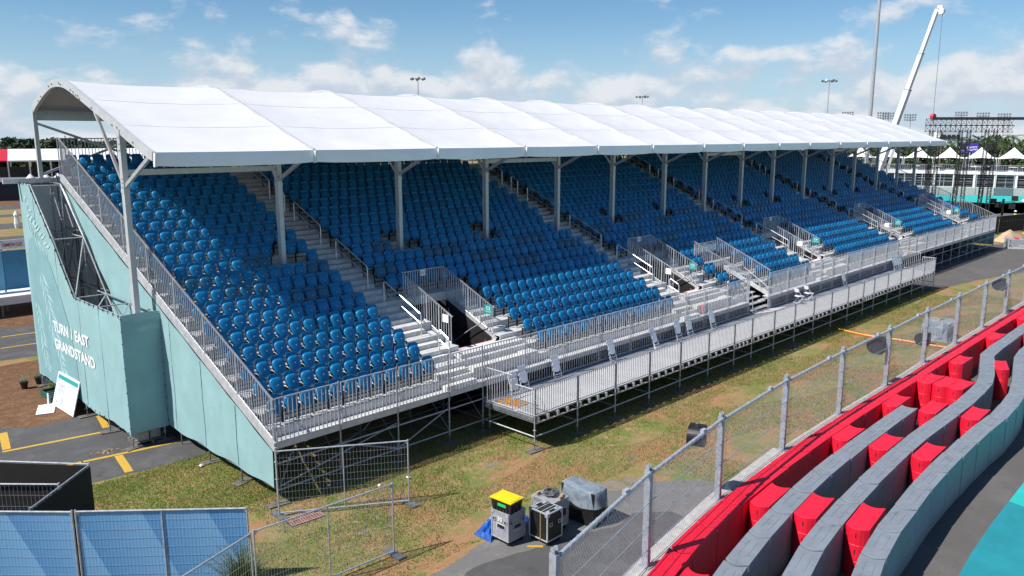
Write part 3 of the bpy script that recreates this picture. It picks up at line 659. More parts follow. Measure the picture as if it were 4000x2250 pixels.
# ================================================================== roof
RF = thing('grandstand_roof', 'white arched membrane roof on grey posts over the grandstand', 'roof', (PX[0], PY, 4.2))
prof = [(5.05, 9.47), (5.40, 9.555), (6.10, 9.785), (6.82, 10.03), (7.57, 10.30), (8.34, 10.575), (9.16, 10.85), (10.0, 11.14), (10.88, 11.43), (11.5, 11.635), (12.08, 11.80), (12.6, 11.885), (13.25, 11.915), (13.83, 11.87), (14.5, 11.715), (15.14, 11.505), (15.79, 11.27), (16.36, 11.0)]
def dense(pr, k=2):
    out = []
    n = len(pr)
    for i in range(n-1):
        p0 = pr[max(i-1, 0)]; p1 = pr[i]; p2 = pr[i+1]; p3 = pr[min(i+2, n-1)]
        for j in range(k):
            t = j/k; f = lambda a, b, c, d: .5*((2*b)+(c-a)*t+(2*a-5*b+4*c-d)*t*t+(3*b-a-3*c+d)*t**3)
            out.append((f(p0[0], p1[0], p2[0], p3[0]), f(p0[1], p1[1], p2[1], p3[1])))
    out.append(pr[-1]); return out
pd = dense(prof, 2)
def offs(pr, d):
    out = []
    for i, p in enumerate(pr):
        a = Vector(pr[max(i-1, 0)]); b = Vector(pr[min(i+1, len(pr)-1)]); t = (b-a).normalized(); out.append((p[0]+t.y*d, p[1]-t.x*d))
    return out
def sweep(mb, inner, outer, x0, x1):
    n = len(inner); vs = []
    for (a, b) in zip(inner, outer): vs += [(x0, *a), (x1, *a), (x1, *b), (x0, *b)]
    fs = []
    for i in range(n-1):
        o, q = 4*i, 4*(i+1)
        fs += [(o, o+1, q+1, q), (o+1, o+2, q+2, q+1), (o+2, o+3, q+3, q+2), (o+3, o, q, q+3)]
    fs += [(0, 3, 2, 1), (4*n-4, 4*n-3, 4*n-2, 4*n-1)]
    return mb.add(vs, fs)
in1 = offs(pd, .245); out1 = offs(pd, .03); top0 = offs(pd, -.012); top1 = offs(pd, -.055)
for i, x in enumerate(PX):
    mb = MB(); sweep(mb, in1, out1 if 0 < i < len(PX)-1 else offs(pd, -.02), x-.06, x+.06); ra = mb.build('rafter', 'powder', RF)
    if 0 < i < len(PX)-1:
        k = MB(); sweep(k, top0, top1, x-.035, x+.035); k.build('seam_strip', 'powder', ra)
    if i == 0:
        bo = MB()
        for yb, zb in ((15.3, 11.25), (15.15, 11.2), (14.9, 11.4), (14.75, 11.35), (13.9, 11.72), (13.5, 11.78), (12.7, 11.78), (12.55, 11.72), (11.55, 11.50), (11.3, 11.42), (11.35, 11.33), (11.1, 11.32), (10.9, 11.28), (10.75, 11.18), (9.7, 10.85), (8.0, 10.28), (7.6, 10.2), (6.4, 9.75)):
            bo.tube((x-.062, yb, zb), (x-.085, yb, zb), .028, 6)
        bo.build('bolts', 'galv_dark', ra)
    # posts and struts
    mb = MB(); mb.box(x-.085, x+.085, PY-.115, PY+.115, 4.25 if i in (0, 15) else Zt(11)-.02, 10.15)
    mb.box(x-.095, x+.095, PY-.125, PY+.125, 8.18, 8.30).box(x-.12, x+.12, PY-.16, PY+.16, Zt(11)-.018 if i not in (0, 15) else 4.24, Zt(11)+.012 if i not in (0, 15) else 4.262); po = mb.build('roof_post', 'powder', RF)
    for zb in (8.35, 8.5, 8.62, 9.5, 9.7, 9.9):
        bb = MB(); bb.tube((x-.11, PY-.05, zb), (x+.11, PY-.05, zb), .018, 5); bb.build('bolt', 'galv_dark', po)
    mb = MB(); mb.bar((x, PY-.08, 8.40), (x, 5.38, 9.34), .09, .12); mb.build('front_strut', 'galv', RF)
    mb = MB(); mb.bar((x, PY+.08, 8.42), (x, 9.60, 10.74), .08, .10); mb.build('inner_strut', 'alu_bright', RF)
    mb = MB(); mb.bar((x-.0, 16.24, 8.36), (x, 16.24, 10.95), .14, .16); mb.box(x-.12, x+.12, 16.1, 16.38, 8.34, 8.37); mb.build('back_post', 'powder', RF)
    mb = MB(); mb.add([(x-.03, 4.90, 9.46), (x-.03, 4.99, 9.05), (x-.03, 5.10, 9.05), (x-.03, 5.10, 9.47), (x+.05, 4.93, 9.45), (x+.05, 4.99, 9.06), (x+.05, 5.10, 9.06), (x+.05, 5.10, 9.46)], [(0, 3, 2, 1), (4, 5, 6, 7), (0, 1, 5, 4), (1, 2, 6, 5), (2, 3, 7, 6), (3, 0, 4, 7)]); mb.build('eave_flap', 'tent_white', RF)
ug = np.linspace(0, 1, 9)
for i, (a, b) in enumerate(zip(PX[:-1], PX[1:])):
    top = offs(pd, -.004); mb = MB(); n = len(top); vs = []
    for u in ug:
        x = a+.031+(b-a-.062)*u; sag = .075*4*u*(1-u); ph = random.uniform(0, 6)
        for j, (y, z) in enumerate(top):
            ed = min(1, j/4, (n-1-j)/4); wv = .006*math.sin(j*1.3+ph)
            vs.append((x, y, z-(sag*(.3+.7*ed))+wv*ed-(.035*min(1, 6*u, 6*(1-u))*abs(math.sin((y-7.6)*1.346)) if 5.4 < y < 16 else 0)))
    m = n; fs = [(p*m+q, (p+1)*m+q, (p+1)*m+q+1, p*m+q+1) for p in range(len(ug)-1) for q in range(m-1)]
    mb.add(vs, fs); mb.build('roof_panel', 'roof_pvc', RF, smooth=True)
    ml = MB(); ml.add([(x_, y_, z_-.025) for x_, y_, z_ in vs], [f[::-1] for f in fs]); ml.build('bounce_cut_sheet', 'roof_under', RF, smooth=True)  # extra grey sheet added under the membrane to cut light bounced onto seats
    for js in [min(range(n), key=lambda q_: abs(top[q_][0]-yy_)) for yy_ in (7.6, 9.9, 12.3)]:
        ws = MB(); vv = []
        for p_ in range(len(ug)):
            a_ = Vector(vs[p_*n+js]); b_ = Vector(vs[p_*n+js+1]); d_ = (b_-a_).normalized()*.045; up_n = Vector((0, -d_.z, d_.y)).normalized()*.004
            vv += [tuple(a_-d_*.5+up_n), tuple(a_+d_*.5+up_n)]
        ws.add(vv, [(2*p_, 2*p_+2, 2*p_+3, 2*p_+1) for p_ in range(len(ug)-1)]); ws.build('weld_seam', 'seam_grey', RF)
    # front valance: slightly bellied strip, folded at each rafter
    mb = MB(); vs = []; zz = (9.475, 9.40, 9.32, 9.22, 9.12, 9.06)
    for u in ug:
        x = a+.015+(b-a-.03)*u; e = min(1, 8*u, 8*(1-u)); sg = .05*4*u*(1-u)
        for k, z in enumerate(zz): vs.append((x, 5.02-.02*math.sin(k/5*3.14)*e-(.04*e), z-sg*(.3+.7*k/5)*.7+(.02 if k == 5 and e < 1 else 0)))
    fs = [(p*6+q, p*6+q+1, (p+1)*6+q+1, (p+1)*6+q) for p in range(len(ug)-1) for q in range(5)]
    mb.add(vs, fs); mb.build('valance', 'valance_white', RF, smooth=True)
    mb = MB(); mb.box(a+.05, b-.05, 16.36, 16.372, 10.55, 10.98); mb.build('back_valance', 'roof_pvc', RF)
    for (y, z) in ((5.25, 9.32), (7.6, 10.10), (9.9, 10.90), (12.3, 11.58), (14.3, 11.53), (16.2, 10.86)):
        p_ = MB(); p_.box(a+.06, b-.06, y-.04, y+.04, z-.05, z+.05); p_.build('purlin', 'powder', RF)
    if i in (0, 3, 7, 11):
        p_ = MB(); p_.box(a+.086, b-.086, PY-.05, PY+.05, 8.72, 8.90); 
        p_.build('portal_beam', 'powder', RF)
    if i in (0, 7, 14):
        for p, q in (((a, 16.2, 10.45), (b, 16.2, 8.45)), ((b, 16.28, 10.45), (a, 16.28, 8.45))):
            p_ = MB(); p_.bar(p, q, .07, .09); p_.build('back_brace', 'powder', RF)
    e_ = MB(); e_.tube((a, 5.08, 9.10), (b, 5.08, 9.10), .03, 6); e_.build('eave_tube', 'powder', RF)
w_ = MB(); w_.tube((PX[0], 15.9, 10.85), (PX[1], 9.7, 10.8), .008, 4).tube((PX[1], 15.9, 10.85), (PX[0], 9.7, 10.8), .008, 4); w_.build('wind_cable', 'galv_dark', RF)
# ================================================================== banner tower at the left end
TW = thing('banner_tower', 'scaffold tower wrapped in pale teal banner with white grandstand lettering', 'tower', (-.7, 11.5, 0))
TX = -1.3
def ttop(y):
    if y <= 11.34: return 4.37
    if y <= 13.17: return 4.377+(y-11.34)*1.035
    if y <= 15.28: return 6.271+(y-13.17)*.90
    return 8.16
yy = sorted(set(list(np.linspace(6.95, 16.6, 40))+[11.34, 13.17, 15.28]))
fabric('banner', 'teal_banner', TW, [(y, .50+.05*math.sin(y*1.7)+.02*math.sin(y*6.1), ttop(y)+.02*math.sin(y*5)) for y in yy], lambda u, z: (TX+wr(u, z)*.35, u, z), 14)
fabric('banner_return', 'teal_banner', TW, [(x, .50, 4.40+.03*math.sin((x+1.3)*2.6)) for x in np.linspace(TX, -.09, 9)], lambda u, z: (u, 6.95+wr(u*3, z), z), 12)
# printed palm shadow and fronds, lettering
pm('seam_teal', s2l((145, 184, 186)), .8); pm('tie_dark', (.03, .03, .03), .6)
for y in (8.9, 10.9, 12.9, 14.9):
    sm = MB(); sm.box(TX-.010, TX-.007, y-.02, y+.02, .55, ttop(y)-.04); sm.build('seam', 'seam_teal', TW)
for k in range(22):
    y = 7.1+.44*k; ti = MB(); ti.box(TX-.014, TX+.02, y-.012, y+.012, ttop(y)-.05, ttop(y)+.05); ti.build('tie', 'tie_dark', TW)
    ti = MB(); ti.box(TX-.014, TX+.02, y-.012, y+.012, .47, .56); ti.build('tie', 'tie_dark', TW)
for k in range(10):
    ti = MB(); z = .7+.4*k; ti.box(TX-.016, TX+.02, 6.935, 6.965, z-.012, z+.012); ti.build('tie', 'tie_dark', TW); ti = MB(); ti.box(-.11, -.07, 6.92, 6.945, z-.012, z+.012); ti.build('tie', 'tie_dark', TW)
for y in (2.1, 4.2, 6.3):
    sm = MB(); sm.box(-.090, -.088, y-.02, y+.02, .55, slope_t(y)-.30); sm.build('skirt_seam', 'seam_teal', GS)
pr_ = MB(); px0 = TX-.011
arch = [(16.3, .62), (16.35, 3.0), (16.3, 5.4), (15.9, 6.05), (15.2, 6.22), (14.4, 6.0), (13.6, 5.3), (12.8, 4.3), (12.1, 3.2), (11.7, 2.0), (11.6, .9), (12.6, .60), (14.5, .58)]
pr_.add([(px0, y, z) for y, z in arch], [tuple(range(len(arch)))]); pr_.build('palm_print', 'teal_dark', TW)
def frond(mb, y0, z0, y1, z1, n, ln, x):
    for k in range(n):
        t = k/(n-1); y = y0+(y1-y0)*t; z = z0+(z1-z0)*t; s = ln*(1-.55*abs(t-.35))
        for sg in (-1, 1):
            a = math.atan2(z1-z0, y1-y0)+sg*R(42+random.uniform(-12, 12)); l = s*random.uniform(.6, 1.15)
            ty, tz = y+math.cos(a)*l, z+math.sin(a)*l
            ny, nz = -math.sin(a)*.055, math.cos(a)*.055
            if not (.6 < tz < ttop(min(max(ty, 7.2), 16.4))-.15 and 7.2 < ty < 16.35): continue
            my, mz = (y*.55+ty*.45), (z*.55+tz*.45)
            mb.add([(x, y, z), (x, my+ny, mz+nz), (x, ty, tz), (x, my-ny, mz-nz)], [(0, 1, 2, 3)])
for a_ in ((15.9, 6.9, 13.9, 5.9, 9, .9, px0-.003), (14.8, 4.9, 13.2, 1.2, 16, 1.0, px0-.003), (15.8, 3.6, 15.2, .8, 12, .8, px0-.004), (15.9, 7.7, 15.0, 6.5, 6, .5, px0-.005)):
    fr = MB(); frond(fr, *a_); y0_, z0_, y1_, z1_ = a_[:4]; fr.add([(a_[6], y0_, z0_-.02), (a_[6], y1_, z1_-.02), (a_[6], y1_, z1_+.02), (a_[6], y0_, z0_+.02)], [(0, 1, 2, 3)]); fr.build('palm_print', 'teal_light', TW)
tx = MB(); put_text(tx, 'TURN 1 EAST', (px0-.009, 13.97, 2.74), (0, -3.84, .03), (0, 0, .42), .032)
put_text(tx, 'GRANDSTAND', (px0-.009, 14.02, 2.06), (0, -4.33, .03), (0, 0, .42), .032); tx.build('lettering', 'white_print', TW)
# scaffold inside
tys = [7.02, 9.1, 11.34, 13.2, 15.25, 16.5]
for y in tys:
    for x in (TX+.07, -.2):
        st = MB(); standard(st, x, y, .25, ttop(y)+.03); st.build('scaffold_standard', 'galv', TW); foot(x, y, TW)
    for z in (.62, 2.5, 4.36, 6.26, 8.1):
        if z <= ttop(y)+.05:
            t_ = MB(); t_.tube((TX+.07, y, z), (-.2, y, z), .0235, 6); t_.build('scaffold_ledger', 'galv', TW)
for y0, y1 in zip(tys[:-1], tys[1:]):
    for x in (TX+.07, -.2):
        for z in (.62, 2.5, 4.36, 6.26):
            if z <= ttop(y0)+.05:
                t_ = MB(); t_.tube((x, y0, z), (x, y1, z), .0235, 6); t_.build('scaffold_ledger', 'galv', TW)
        t_ = MB(); t_.tube((x, y0, ttop(y0)), (x, y1, ttop(y1)), .024, 6); t_.build('edge_tube', 'alu_bright', TW)
    for z0, z1 in ((.62, 2.5), (2.5, 4.36), (4.36, 6.26), (6.26, 8.1)):
        if z1 <= ttop(y1)+.1:
            t_ = MB(); t_.tube((-.2, y0, z0), (-.2, y1, z1), .021, 6); t_.build('scaffold_brace', 'galv', TW)
    t_ = MB(); t_.tube((TX+.07, y0, min(ttop(y0), 4.36)), (-.2, y1, min(ttop(y1), 6.26)), .021, 6); t_.build('scaffold_brace', 'galv', TW)
for y0, z0, y1, z1 in ((15.25, 8.05, 13.2, 6.3), (13.2, 6.2, 15.25, 4.4), (13.2, 4.4, 15.25, 6.2), (16.5, 8.0, 15.25, 6.3), (15.25, 4.4, 16.5, 6.2), (15.25, 6.3, 16.5, 4.4), (11.34, 4.3, 13.2, 2.6), (13.2, 4.3, 11.34, 2.6), (9.1, 4.2, 11.3, 2.6), (15.3, 2.5, 16.5, 4.3)):
    t_ = MB(); t_.tube((.12, y0, z0), (.12, y1, z1), .022, 6); t_.build('scaffold_brace', 'galv', TW)
for y in (13.2, 15.25, 16.45):
    st = MB(); standard(st, .15, y, .3, slope_t(y)-.3); st.build('scaffold_standard', 'galv_dark', TW)
b_ = MB(); b_.box(-1.84, .12, 16.40, 16.52, 8.16, 8.335); b_.build('support_beam', 'alu', TW)
b_ = MB(); b_.tube((-1.3, 16.3, 8.12), (.1, 16.3, 8.12), .024, 6); b_.build('scaffold_ledger', 'galv_dark', TW)
for k in range(3):
    p_ = MB(); p_.box(TX+.1, -.22, 7.05+.24*k, 7.27+.24*k, 4.20, 4.24); p_.build('deck_plank', 'alu', TW)
# ballast blocks and grommet ties at the tower foot
for x, y in ((-.85, 7.35), (-.45, 7.4)):
    c_ = MB(); c_.box(x-.17, x+.17, y-.2, y+.2, .13, .52); tag(c_.build('ballast_block', 'concrete', loc=(x, y, 0)), 'grey ballast block on a pallet under the teal tower corner', 'block', 'ballast blocks under the tower')
p_ = MB()
for k in range(4): p_.box(-1.1, -.15, 7.05+.22*k, 7.2+.22*k, .10, .125)
for x in (-1.05, -.6, -.25): p_.box(x-.05, x+.05, 7.03, 7.88, .012, .10)
tag(p_.build('pallet', 'wood_grey', loc=(-.6, 7.4, 0)), 'weathered wooden pallet under the teal tower corner', 'pallet')
# ================================================================== front platform
PF = thing('front_platform', 'low grey spectator platform on scaffold legs in front of the grandstand', 'platform', (7.66, -2.42, 0))
PGX = [7.68]+[x for x in GX if 9.0 < x < 47.0]
PGX = [x for x in PGX if x < 46.9]; Yf, ZD = -2.42, 1.15
for a, b in zip(PGX[:-1], PGX[1:]):
    for k in range(4):
        y0 = Yf+.04+k*.588; d_ = MB(); d_.box(a+.003, b-.003, y0, y0+.584, ZD-.05, ZD); d_.build('deck_board', 'deck_grey', PF)
    guard((a+.045, Yf), (b-.045, Yf), 1.22, 2.06, 1.22, 2.06, PF, .105)
    for z, y in ((.92, Yf+.0), (.48, Yf+.0), (.48, -.35), (.92, -.35)):
        t_ = MB(); t_.tube((a+.03, y, z), (b-.03, y, z), .0235, 6); t_.build('scaffold_ledger', 'galv', PF)
    n = 4; 
    for k in range(n):
        x = a+.16+(b-a-.2)*k/n
        br = MB(); br.box(x-.035, x+.035, Yf-.03, Yf+.05, .94, 1.10).tube((x+.02, Yf-.02, .955), (x+.30, Yf-.02, .935), .026, 6); br.box(x-.05, x+.05, Yf-.02, Yf+2.2, 1.04, 1.095); br.build('deck_bracket', 'alu', PF)
for x in PGX:
    st = MB(); standard(st, x, Yf, .25, 2.10); st.build('scaffold_standard', 'galv', PF); foot(x, Yf, PF)
    st = MB(); standard(st, x, -.35, .25, 1.08); st.build('scaffold_standard', 'galv_dark', PF)
    t_ = MB(); t_.tube((x, Yf, .48), (x, -.1, .48), .0235, 6).tube((x, Yf, .96), (x, -.1, .96), .0235, 6); t_.build('scaffold_ledger', 'galv', PF)
for x in (PGX[0]-.03, PGX[-1]+.03):
    guard((x, -.28), (x, -1.46), 1.22, 2.34, 1.22, 2.34, PF, .11); guard((x, -1.60), (x, -2.36), 1.22, 2.06, 1.22, 2.06, PF, .10)
    e_ = MB(); e_.box(x-.02, x+.02, -2.4, -.1, 1.0, 1.13); e_.build('end_beam', 'galv_dark', PF)
o_ = MB()
for k in range(6): o_.box(7.85+.02*k, 8.45, -.62-.16*k, -.49-.16*k, ZD+.002, ZD+.035)
tag(o_.build('ramp_plate', 'orange', loc=(8.15, -1.0, ZD)), 'orange ramp plate lying at the end of the low platform', 'ramp')
# ------------------------------------------------------------------ folding chairs
def chair_folded():
    t = thing('folding_chair', 'white folding chair folded flat against the guardrail', 'chair')
    f = MB()
    for s in (-1, 1):
        f.tube((s*.205, -.02, 0), (s*.195, .0, .92), .012, 6).tube((s*.185, -.055, 0), (s*.175, -.02, .62), .012, 6)
    f.tube((-.205, -.02, .12), (.205, -.02, .12), .010, 5).tube((-.185, -.055, .20), (.185, -.055, .20), .010, 5).tube((-.185, -.055, .06), (.185, -.055, .06), .010, 5)
    f.build('frame', 'chair_white', t, True)
    b = shell(outl(.19, .20, .74, .93, .06, 3), .01, .02, .012); b.build('backrest', 'chair_white', t, True, smooth=False)
    p = shell(outl(.15, .195, .30, .70, .09, 3), .008, .0, .02); p.v = [(x, y-.04, z) for x, y, z in p.v]; p.build('seat', 'chair_white', t, True)
    return t
cf = chair_folded(); cf['group'] = 'folded chairs on the low platform'
ang = R(-14)
spots = [(8.55, -.75), (9.35, -.42), (11.15, -.36), (14.45, -.36), (17.25, -.50), (19.15, -.36), (20.1, -.33), (22.0, -.36), (36.9, -.33)]
lab = ['white folding chair leaning at the platform end beside the orange ramp plate', 'white folded chair leaning on the guardrail just past the orange ramp plate', 'white folding chair leaning folded against the tall guardrail', None, 'white folded chair tipped askew against the tall guardrail, its feet spread forward', None, None, 'white folded chair against the guardrail below the red extinguisher', 'lone white folded chair leaning far along the platform past the two open chairs']
for i, (x, y) in enumerate(spots):
    o = cf if i == 0 else copy_tree(cf)
    o.location = (x, y, ZD+.012); o.rotation_euler = (ang if i != 4 else R(-20), 0, R(0 if i != 4 else 6))
    o['label'] = lab[i] or 'white folding chair leaning folded against the tall guardrail'
for k in range(4):
    o = copy_tree(cf); o.location = (45.0+.36*k, -.34-.02*k, ZD+.012); o.rotation_euler = (R(-15), 0, R(random.uniform(-4, 4))); o['label'] = 'clear-wrapped pale folding chair in the bunch leaning at the far end of the platform'; o['group'] = 'bunch of chairs at the platform end'
def chair_open(x, y, rz, label):
    t = thing('folding_chair', label, 'chair', (x, y, ZD), rz, 'open chairs on the low platform')
    f = MB()
    for s in (-1, 1): f.tube((s*.2, -.24, 0.012), (s*.2, .20, .84), .011, 6).tube((s*.18, .24, 0.012), (s*.18, -.18, .43), .011, 6)
    f.tube((-.2, -.2, .09), (.2, -.2, .09), .009, 5).tube((-.18, .2, .1), (.18, .2, .1), .009, 5); f.build('frame', 'chair_white', t, True)
    s_ = MB(); s_.prism([(-.19, -.20), (.19, -.20), (.2, .14), (.16, .19), (-.16, .19), (-.2, .14)], .425, .45); s_.build('seat', 'chair_white', t, True)
    b_ = shell(outl(.19, .2, .66, .86, .06, 3), .01, .02, .012); b_.v = [(a, b+.17+(c-.7)*.2, c) for a, b, c in b_.v]; b_.build('backrest', 'chair_white', t, True)
chair_open(30.15, -.62, R(60), 'white folding chair standing open beside its twin, nearer the open stair'); chair_open(31.3, -.62, R(58), 'white folding chair standing open beside its twin, farther from the open stair')
ex = MB(); ex.lathe([(.05, 0), (.065, .02), (.065, .34), (.03, .40), (.025, .46)], 8, (21.95, .22, 1.80)); ex.tube((21.95, .22, 2.24), (21.87, .2, 2.18), .012, 5)
tag(ex.build('fire_extinguisher', 'hook_red', loc=(21.95, .22, 1.80)), 'red fire extinguisher standing on the grandstand walkway behind bars', 'extinguisher')
cn = MB(); cn.lathe([(.13, .02), (.10, .10), (.02, .45)], 8, (49.2, .2, 1.80)); cn.box(49.02, 49.38, .04, .32, 1.803, 1.825)
tag(cn.build('traffic_cone', 'orange', loc=(49.2, .2, 1.80)), 'faded orange traffic cone on the walkway far along the grandstand', 'cone')
# ================================================================== barrier blocks
BL, BW, BH = 1.37, .50, 1.20
def block_outline(l, w, cv=.13, n=6):
    """convex end at -x, concave end at +x (blocks nest into each other)"""
    pts = []
    for k in range(n+1):
        t = -1+2*k/n; pts.append((l/2-cv*(1-t*t)+.0, t*w/2))
    for k in range(n+1):
        t = 1-2*k/n; pts.append((-l/2-cv*(1-t*t), t*w/2))
    return pts
def block_mesh(l, w, h, layers=3):
    mb = MB(); o = block_outline(l, w); n = len(o); prof = []
    lh = h/layers
    for k in range(layers):
        z0 = k*lh; prof += [(.975, z0), (1, z0+.012), (1, z0+lh-.012), (.975, z0+lh)]
    prof[-1] = (.985, h)
    vs = []
    for s, z in prof:
        for x, y in o: vs.append((x-math.copysign((1-s)*.5*l*.5, x), y*s, z))
    fs = [(j*n+i, j*n+(i+1) % n, (j+1)*n+(i+1) % n, (j+1)*n+i) for j in range(len(prof)-1) for i in range(n)]
    fs += [tuple(range(n-1, -1, -1)), tuple(range((len(prof)-1)*n, len(prof)*n))]
    mb.add(vs, fs); return mb
def ring(mb, hl, hw, r, z, t=.012, h=.010, n=4):
    o = []; i_ = []
    for d, L_ in ((0, o), (t, i_)):
        for (x, y, a0) in ((hl-r, -hw+r, -90), (hl-r, hw-r, 0), (-hl+r, hw-r, 90), (-hl+r, -hw+r, 180)):
            for k in range(n+1): a = R(a0+90*k/n); L_.append((x+(r-d)*math.cos(a), y+(r-d)*math.sin(a)))
    m_ = len(o); vs = [(x, y, z) for x, y in o]+[(x, y, z+h) for x, y in o]+[(x, y, z+h) for x, y in i_]+[(x, y, z) for x, y in i_]
    mb.add(vs, [(a*m_+k, a*m_+(k+1) % m_, (a+1)*m_+(k+1) % m_, (a+1)*m_+k) for a in range(3) for k in range(m_)]); return mb
me_gb = block_mesh(BL, BW, BH).mesh('barrier_block', 'grey_block'); me_rb = block_mesh(BL, BW, BH).mesh('barrier_block', 'red_block')
rg = MB(); ring(rg, .40, .10, .07, BH-.004); me_ring = rg.mesh('top_moulding', 'grey_block')
sd_ = MB()
for lz in (.0, .4, .8):
    for s in (-1, 1): sd_.bar((-.5, s*(BW/2-.004), lz+.12), (.15, s*(BW/2-.004), lz+.30), .012, .016)
me_side = sd_.mesh('side_groove', 'grey_block')
slot = MB()
for lz in (.24, .64, 1.04): slot.box(-BL/2-.136, -BL/2-.118, -.012, .012, lz-.06, lz+.05)
me_slot = slot.mesh('slot', 'dark_slot')
rs = MB()
for s in (-1, 1): rs.box(-.25, .25, s*.20-.004, s*.20+.004, BH-.004, BH+.004)
me_rs = rs.mesh('top_moulding', 'red_block')
def resample(path, step):
    P_ = [Vector((*p, 0)) for p in path]; out = []; seg = 0; pos_ = P_[0]; i = 0; cur = P_[0].copy(); acc = 0
    # dense polyline
    D_ = []
    for a, b in zip(P_[:-1], P_[1:]):
        k = max(2, int((b-a).length/.02))
        for j in range(k): D_.append(a.lerp(b, j/k))
    D_.append(P_[-1]); nodes = [D_[0]]
    for p in D_:
        if (p-nodes[-1]).length >= step: nodes.append(p)
    return [((a+b)/2, math.atan2(b.y-a.y, b.x-a.x)) for a, b in zip(nodes[:-1], nodes[1:])]
def smooth_path(pts, k=8):
    out = []; n = len(pts)
    for i in range(n-1):
        p0, p1, p2, p3 = pts[max(i-1, 0)], pts[i], pts[i+1], pts[min(i+2, n-1)]
        for j in range(k):
            t = j/k; f = lambda a, b, c, d: .5*((2*b)+(c-a)*t+(2*a-5*b+4*c-d)*t*t+(3*b-a-3*c+d)*t**3)
            out.append((f(p0[0], p1[0], p2[0], p3[0]), f(p0[1], p1[1], p2[1], p3[1])))
    out.append(pts[-1]); return out
def row(path, me, label, group, kids, last=None):
    pts_ = resample(smooth_path(path), 1.42)
    for bi, (p, a) in enumerate(pts_):
        o = newobj('barrier_block', me); o.location = (p.x, p.y, .012+random.uniform(0, .012)); o.rotation_euler = (0, 0, a+random.gauss(0, .012)); tag(o, last if last and bi == len(pts_)-1 else label, 'barrier', group)
        for nm, km in kids: newobj(nm, km, o)
gk = [('top_moulding', me_ring), ('side_groove', me_side)]
row([(1.0, -11.15), (2.7, -10.62), (4.4, -10.28), (6.6, -10.0), (10.6, -9.74), (14.6, -9.62), (22, -9.58), (34, -9.52), (44, -9.5)], me_rb, 'red plastic barrier block in the continuous row along the wire fence', 'red blocks along the fence', [('slot', me_slot)])
row([(1.3, -12.1), (2.8, -11.75), (4.25, -11.46), (5.6, -11.25), (7, -11.05), (8.4, -10.92), (9.8, -10.8), (11.2, -10.75), (13.9, -10.68), (16.7, -10.64), (18.3, -10.62)], me_gb, 'grey plastic barrier block in the short row closest to the red fence-side row', 'grey blocks, short inner row', gk, 'grey barrier block ending the short inner row beside the trio of red blocks')
row([(1.6, -13.3), (3, -12.92), (5.1, -12.47), (6.5, -12.22), (8, -12.07), (9.4, -11.96), (10.9, -11.86), (12.4, -11.78), (15, -11.75), (17.8, -11.80), (19.5, -11.76), (21.2, -11.68), (22.4, -11.48), (24.9, -10.86), (26.2, -10.64), (30.5, -10.58), (44, -10.5)], me_gb, 'grey plastic barrier block in the middle row bending around the red cluster', 'grey blocks, middle row', gk)
row([(2.2, -14.5), (3.5, -14.05), (5.2, -13.65), (6.3, -13.42), (7.7, -13.23), (9, -13.12), (10.5, -13.0), (11.9, -12.94), (13.4, -12.9), (14.8, -12.9), (16.3, -12.9), (17.6, -12.95), (19, -12.93), (20.4, -12.85), (22.6, -12.5), (26.2, -11.75), (28.3, -11.62), (44, -11.5)], me_gb, 'grey plastic barrier block in the outer row beside the track asphalt', 'grey blocks, outer row', gk)
def spacer(x, y, rz, label, group, w=1.0):
    o = newobj('spacer_block', me_rb); o.location = (x, y, .012); o.rotation_euler = (0, 0, rz); o.scale = (1, w, 1); tag(o, label, 'barrier', group)
    newobj('slot', me_slot, o); newobj('top_moulding', me_rs, o)
G0 = 'red spacer blocks, fence-side gap'; l0 = 'red spacer block wedged between the red fence row and the short grey row'
for x, y in ((2.6, -11.15), (7.6, -10.47), (13.15, -10.15), (17.25, -10.1)): spacer(x, y, R(5 if x < 10 else 1), l0, G0, .96)
G1 = 'red spacer blocks, middle gap'; l1 = 'red spacer block between the short grey row and the middle grey row'
for x, y in ((2.4, -12.45), (7.8, -11.5), (13.2, -11.22), (17.4, -11.2)): spacer(x, y, R(6 if x < 10 else 1), l1, G1, 1.04)
G2 = 'red spacer blocks, outer gap'; l2 = 'red spacer block between the middle grey row and the outer grey row'
for x, y in ((2.9, -13.6), (8.1, -12.6), (13.3, -12.34), (17.7, -12.36)): spacer(x, y, R(6 if x < 10 else 1), l2, G2, 1.04)
for y in (-10.12, -10.66, -11.14): spacer(20.7, y+.02, R(-3), 'red block of the trio packed side by side where the short grey row ends', 'trio of red blocks', 1.02)
spacer(24.2, -10.12, R(0), 'lone red block beside the fence row where the grey row bends', None, 1.0)
spacer(24.5, -11.42, R(18), 'red block between the two bending grey rows', None, .95)
for x, y in ((29.5, -10.05), (34.8, -10.03), (40, -10.02)): spacer(x, y, 0, 'red block in the gap past the bend between fence row and grey row', 'red blocks past the bend', .98)
for x, y in ((31.2, -11.1), (37, -11.05)): spacer(x, y, 0, 'red block between the two grey rows past the bend', 'red blocks between grey rows past the bend', 1.0)
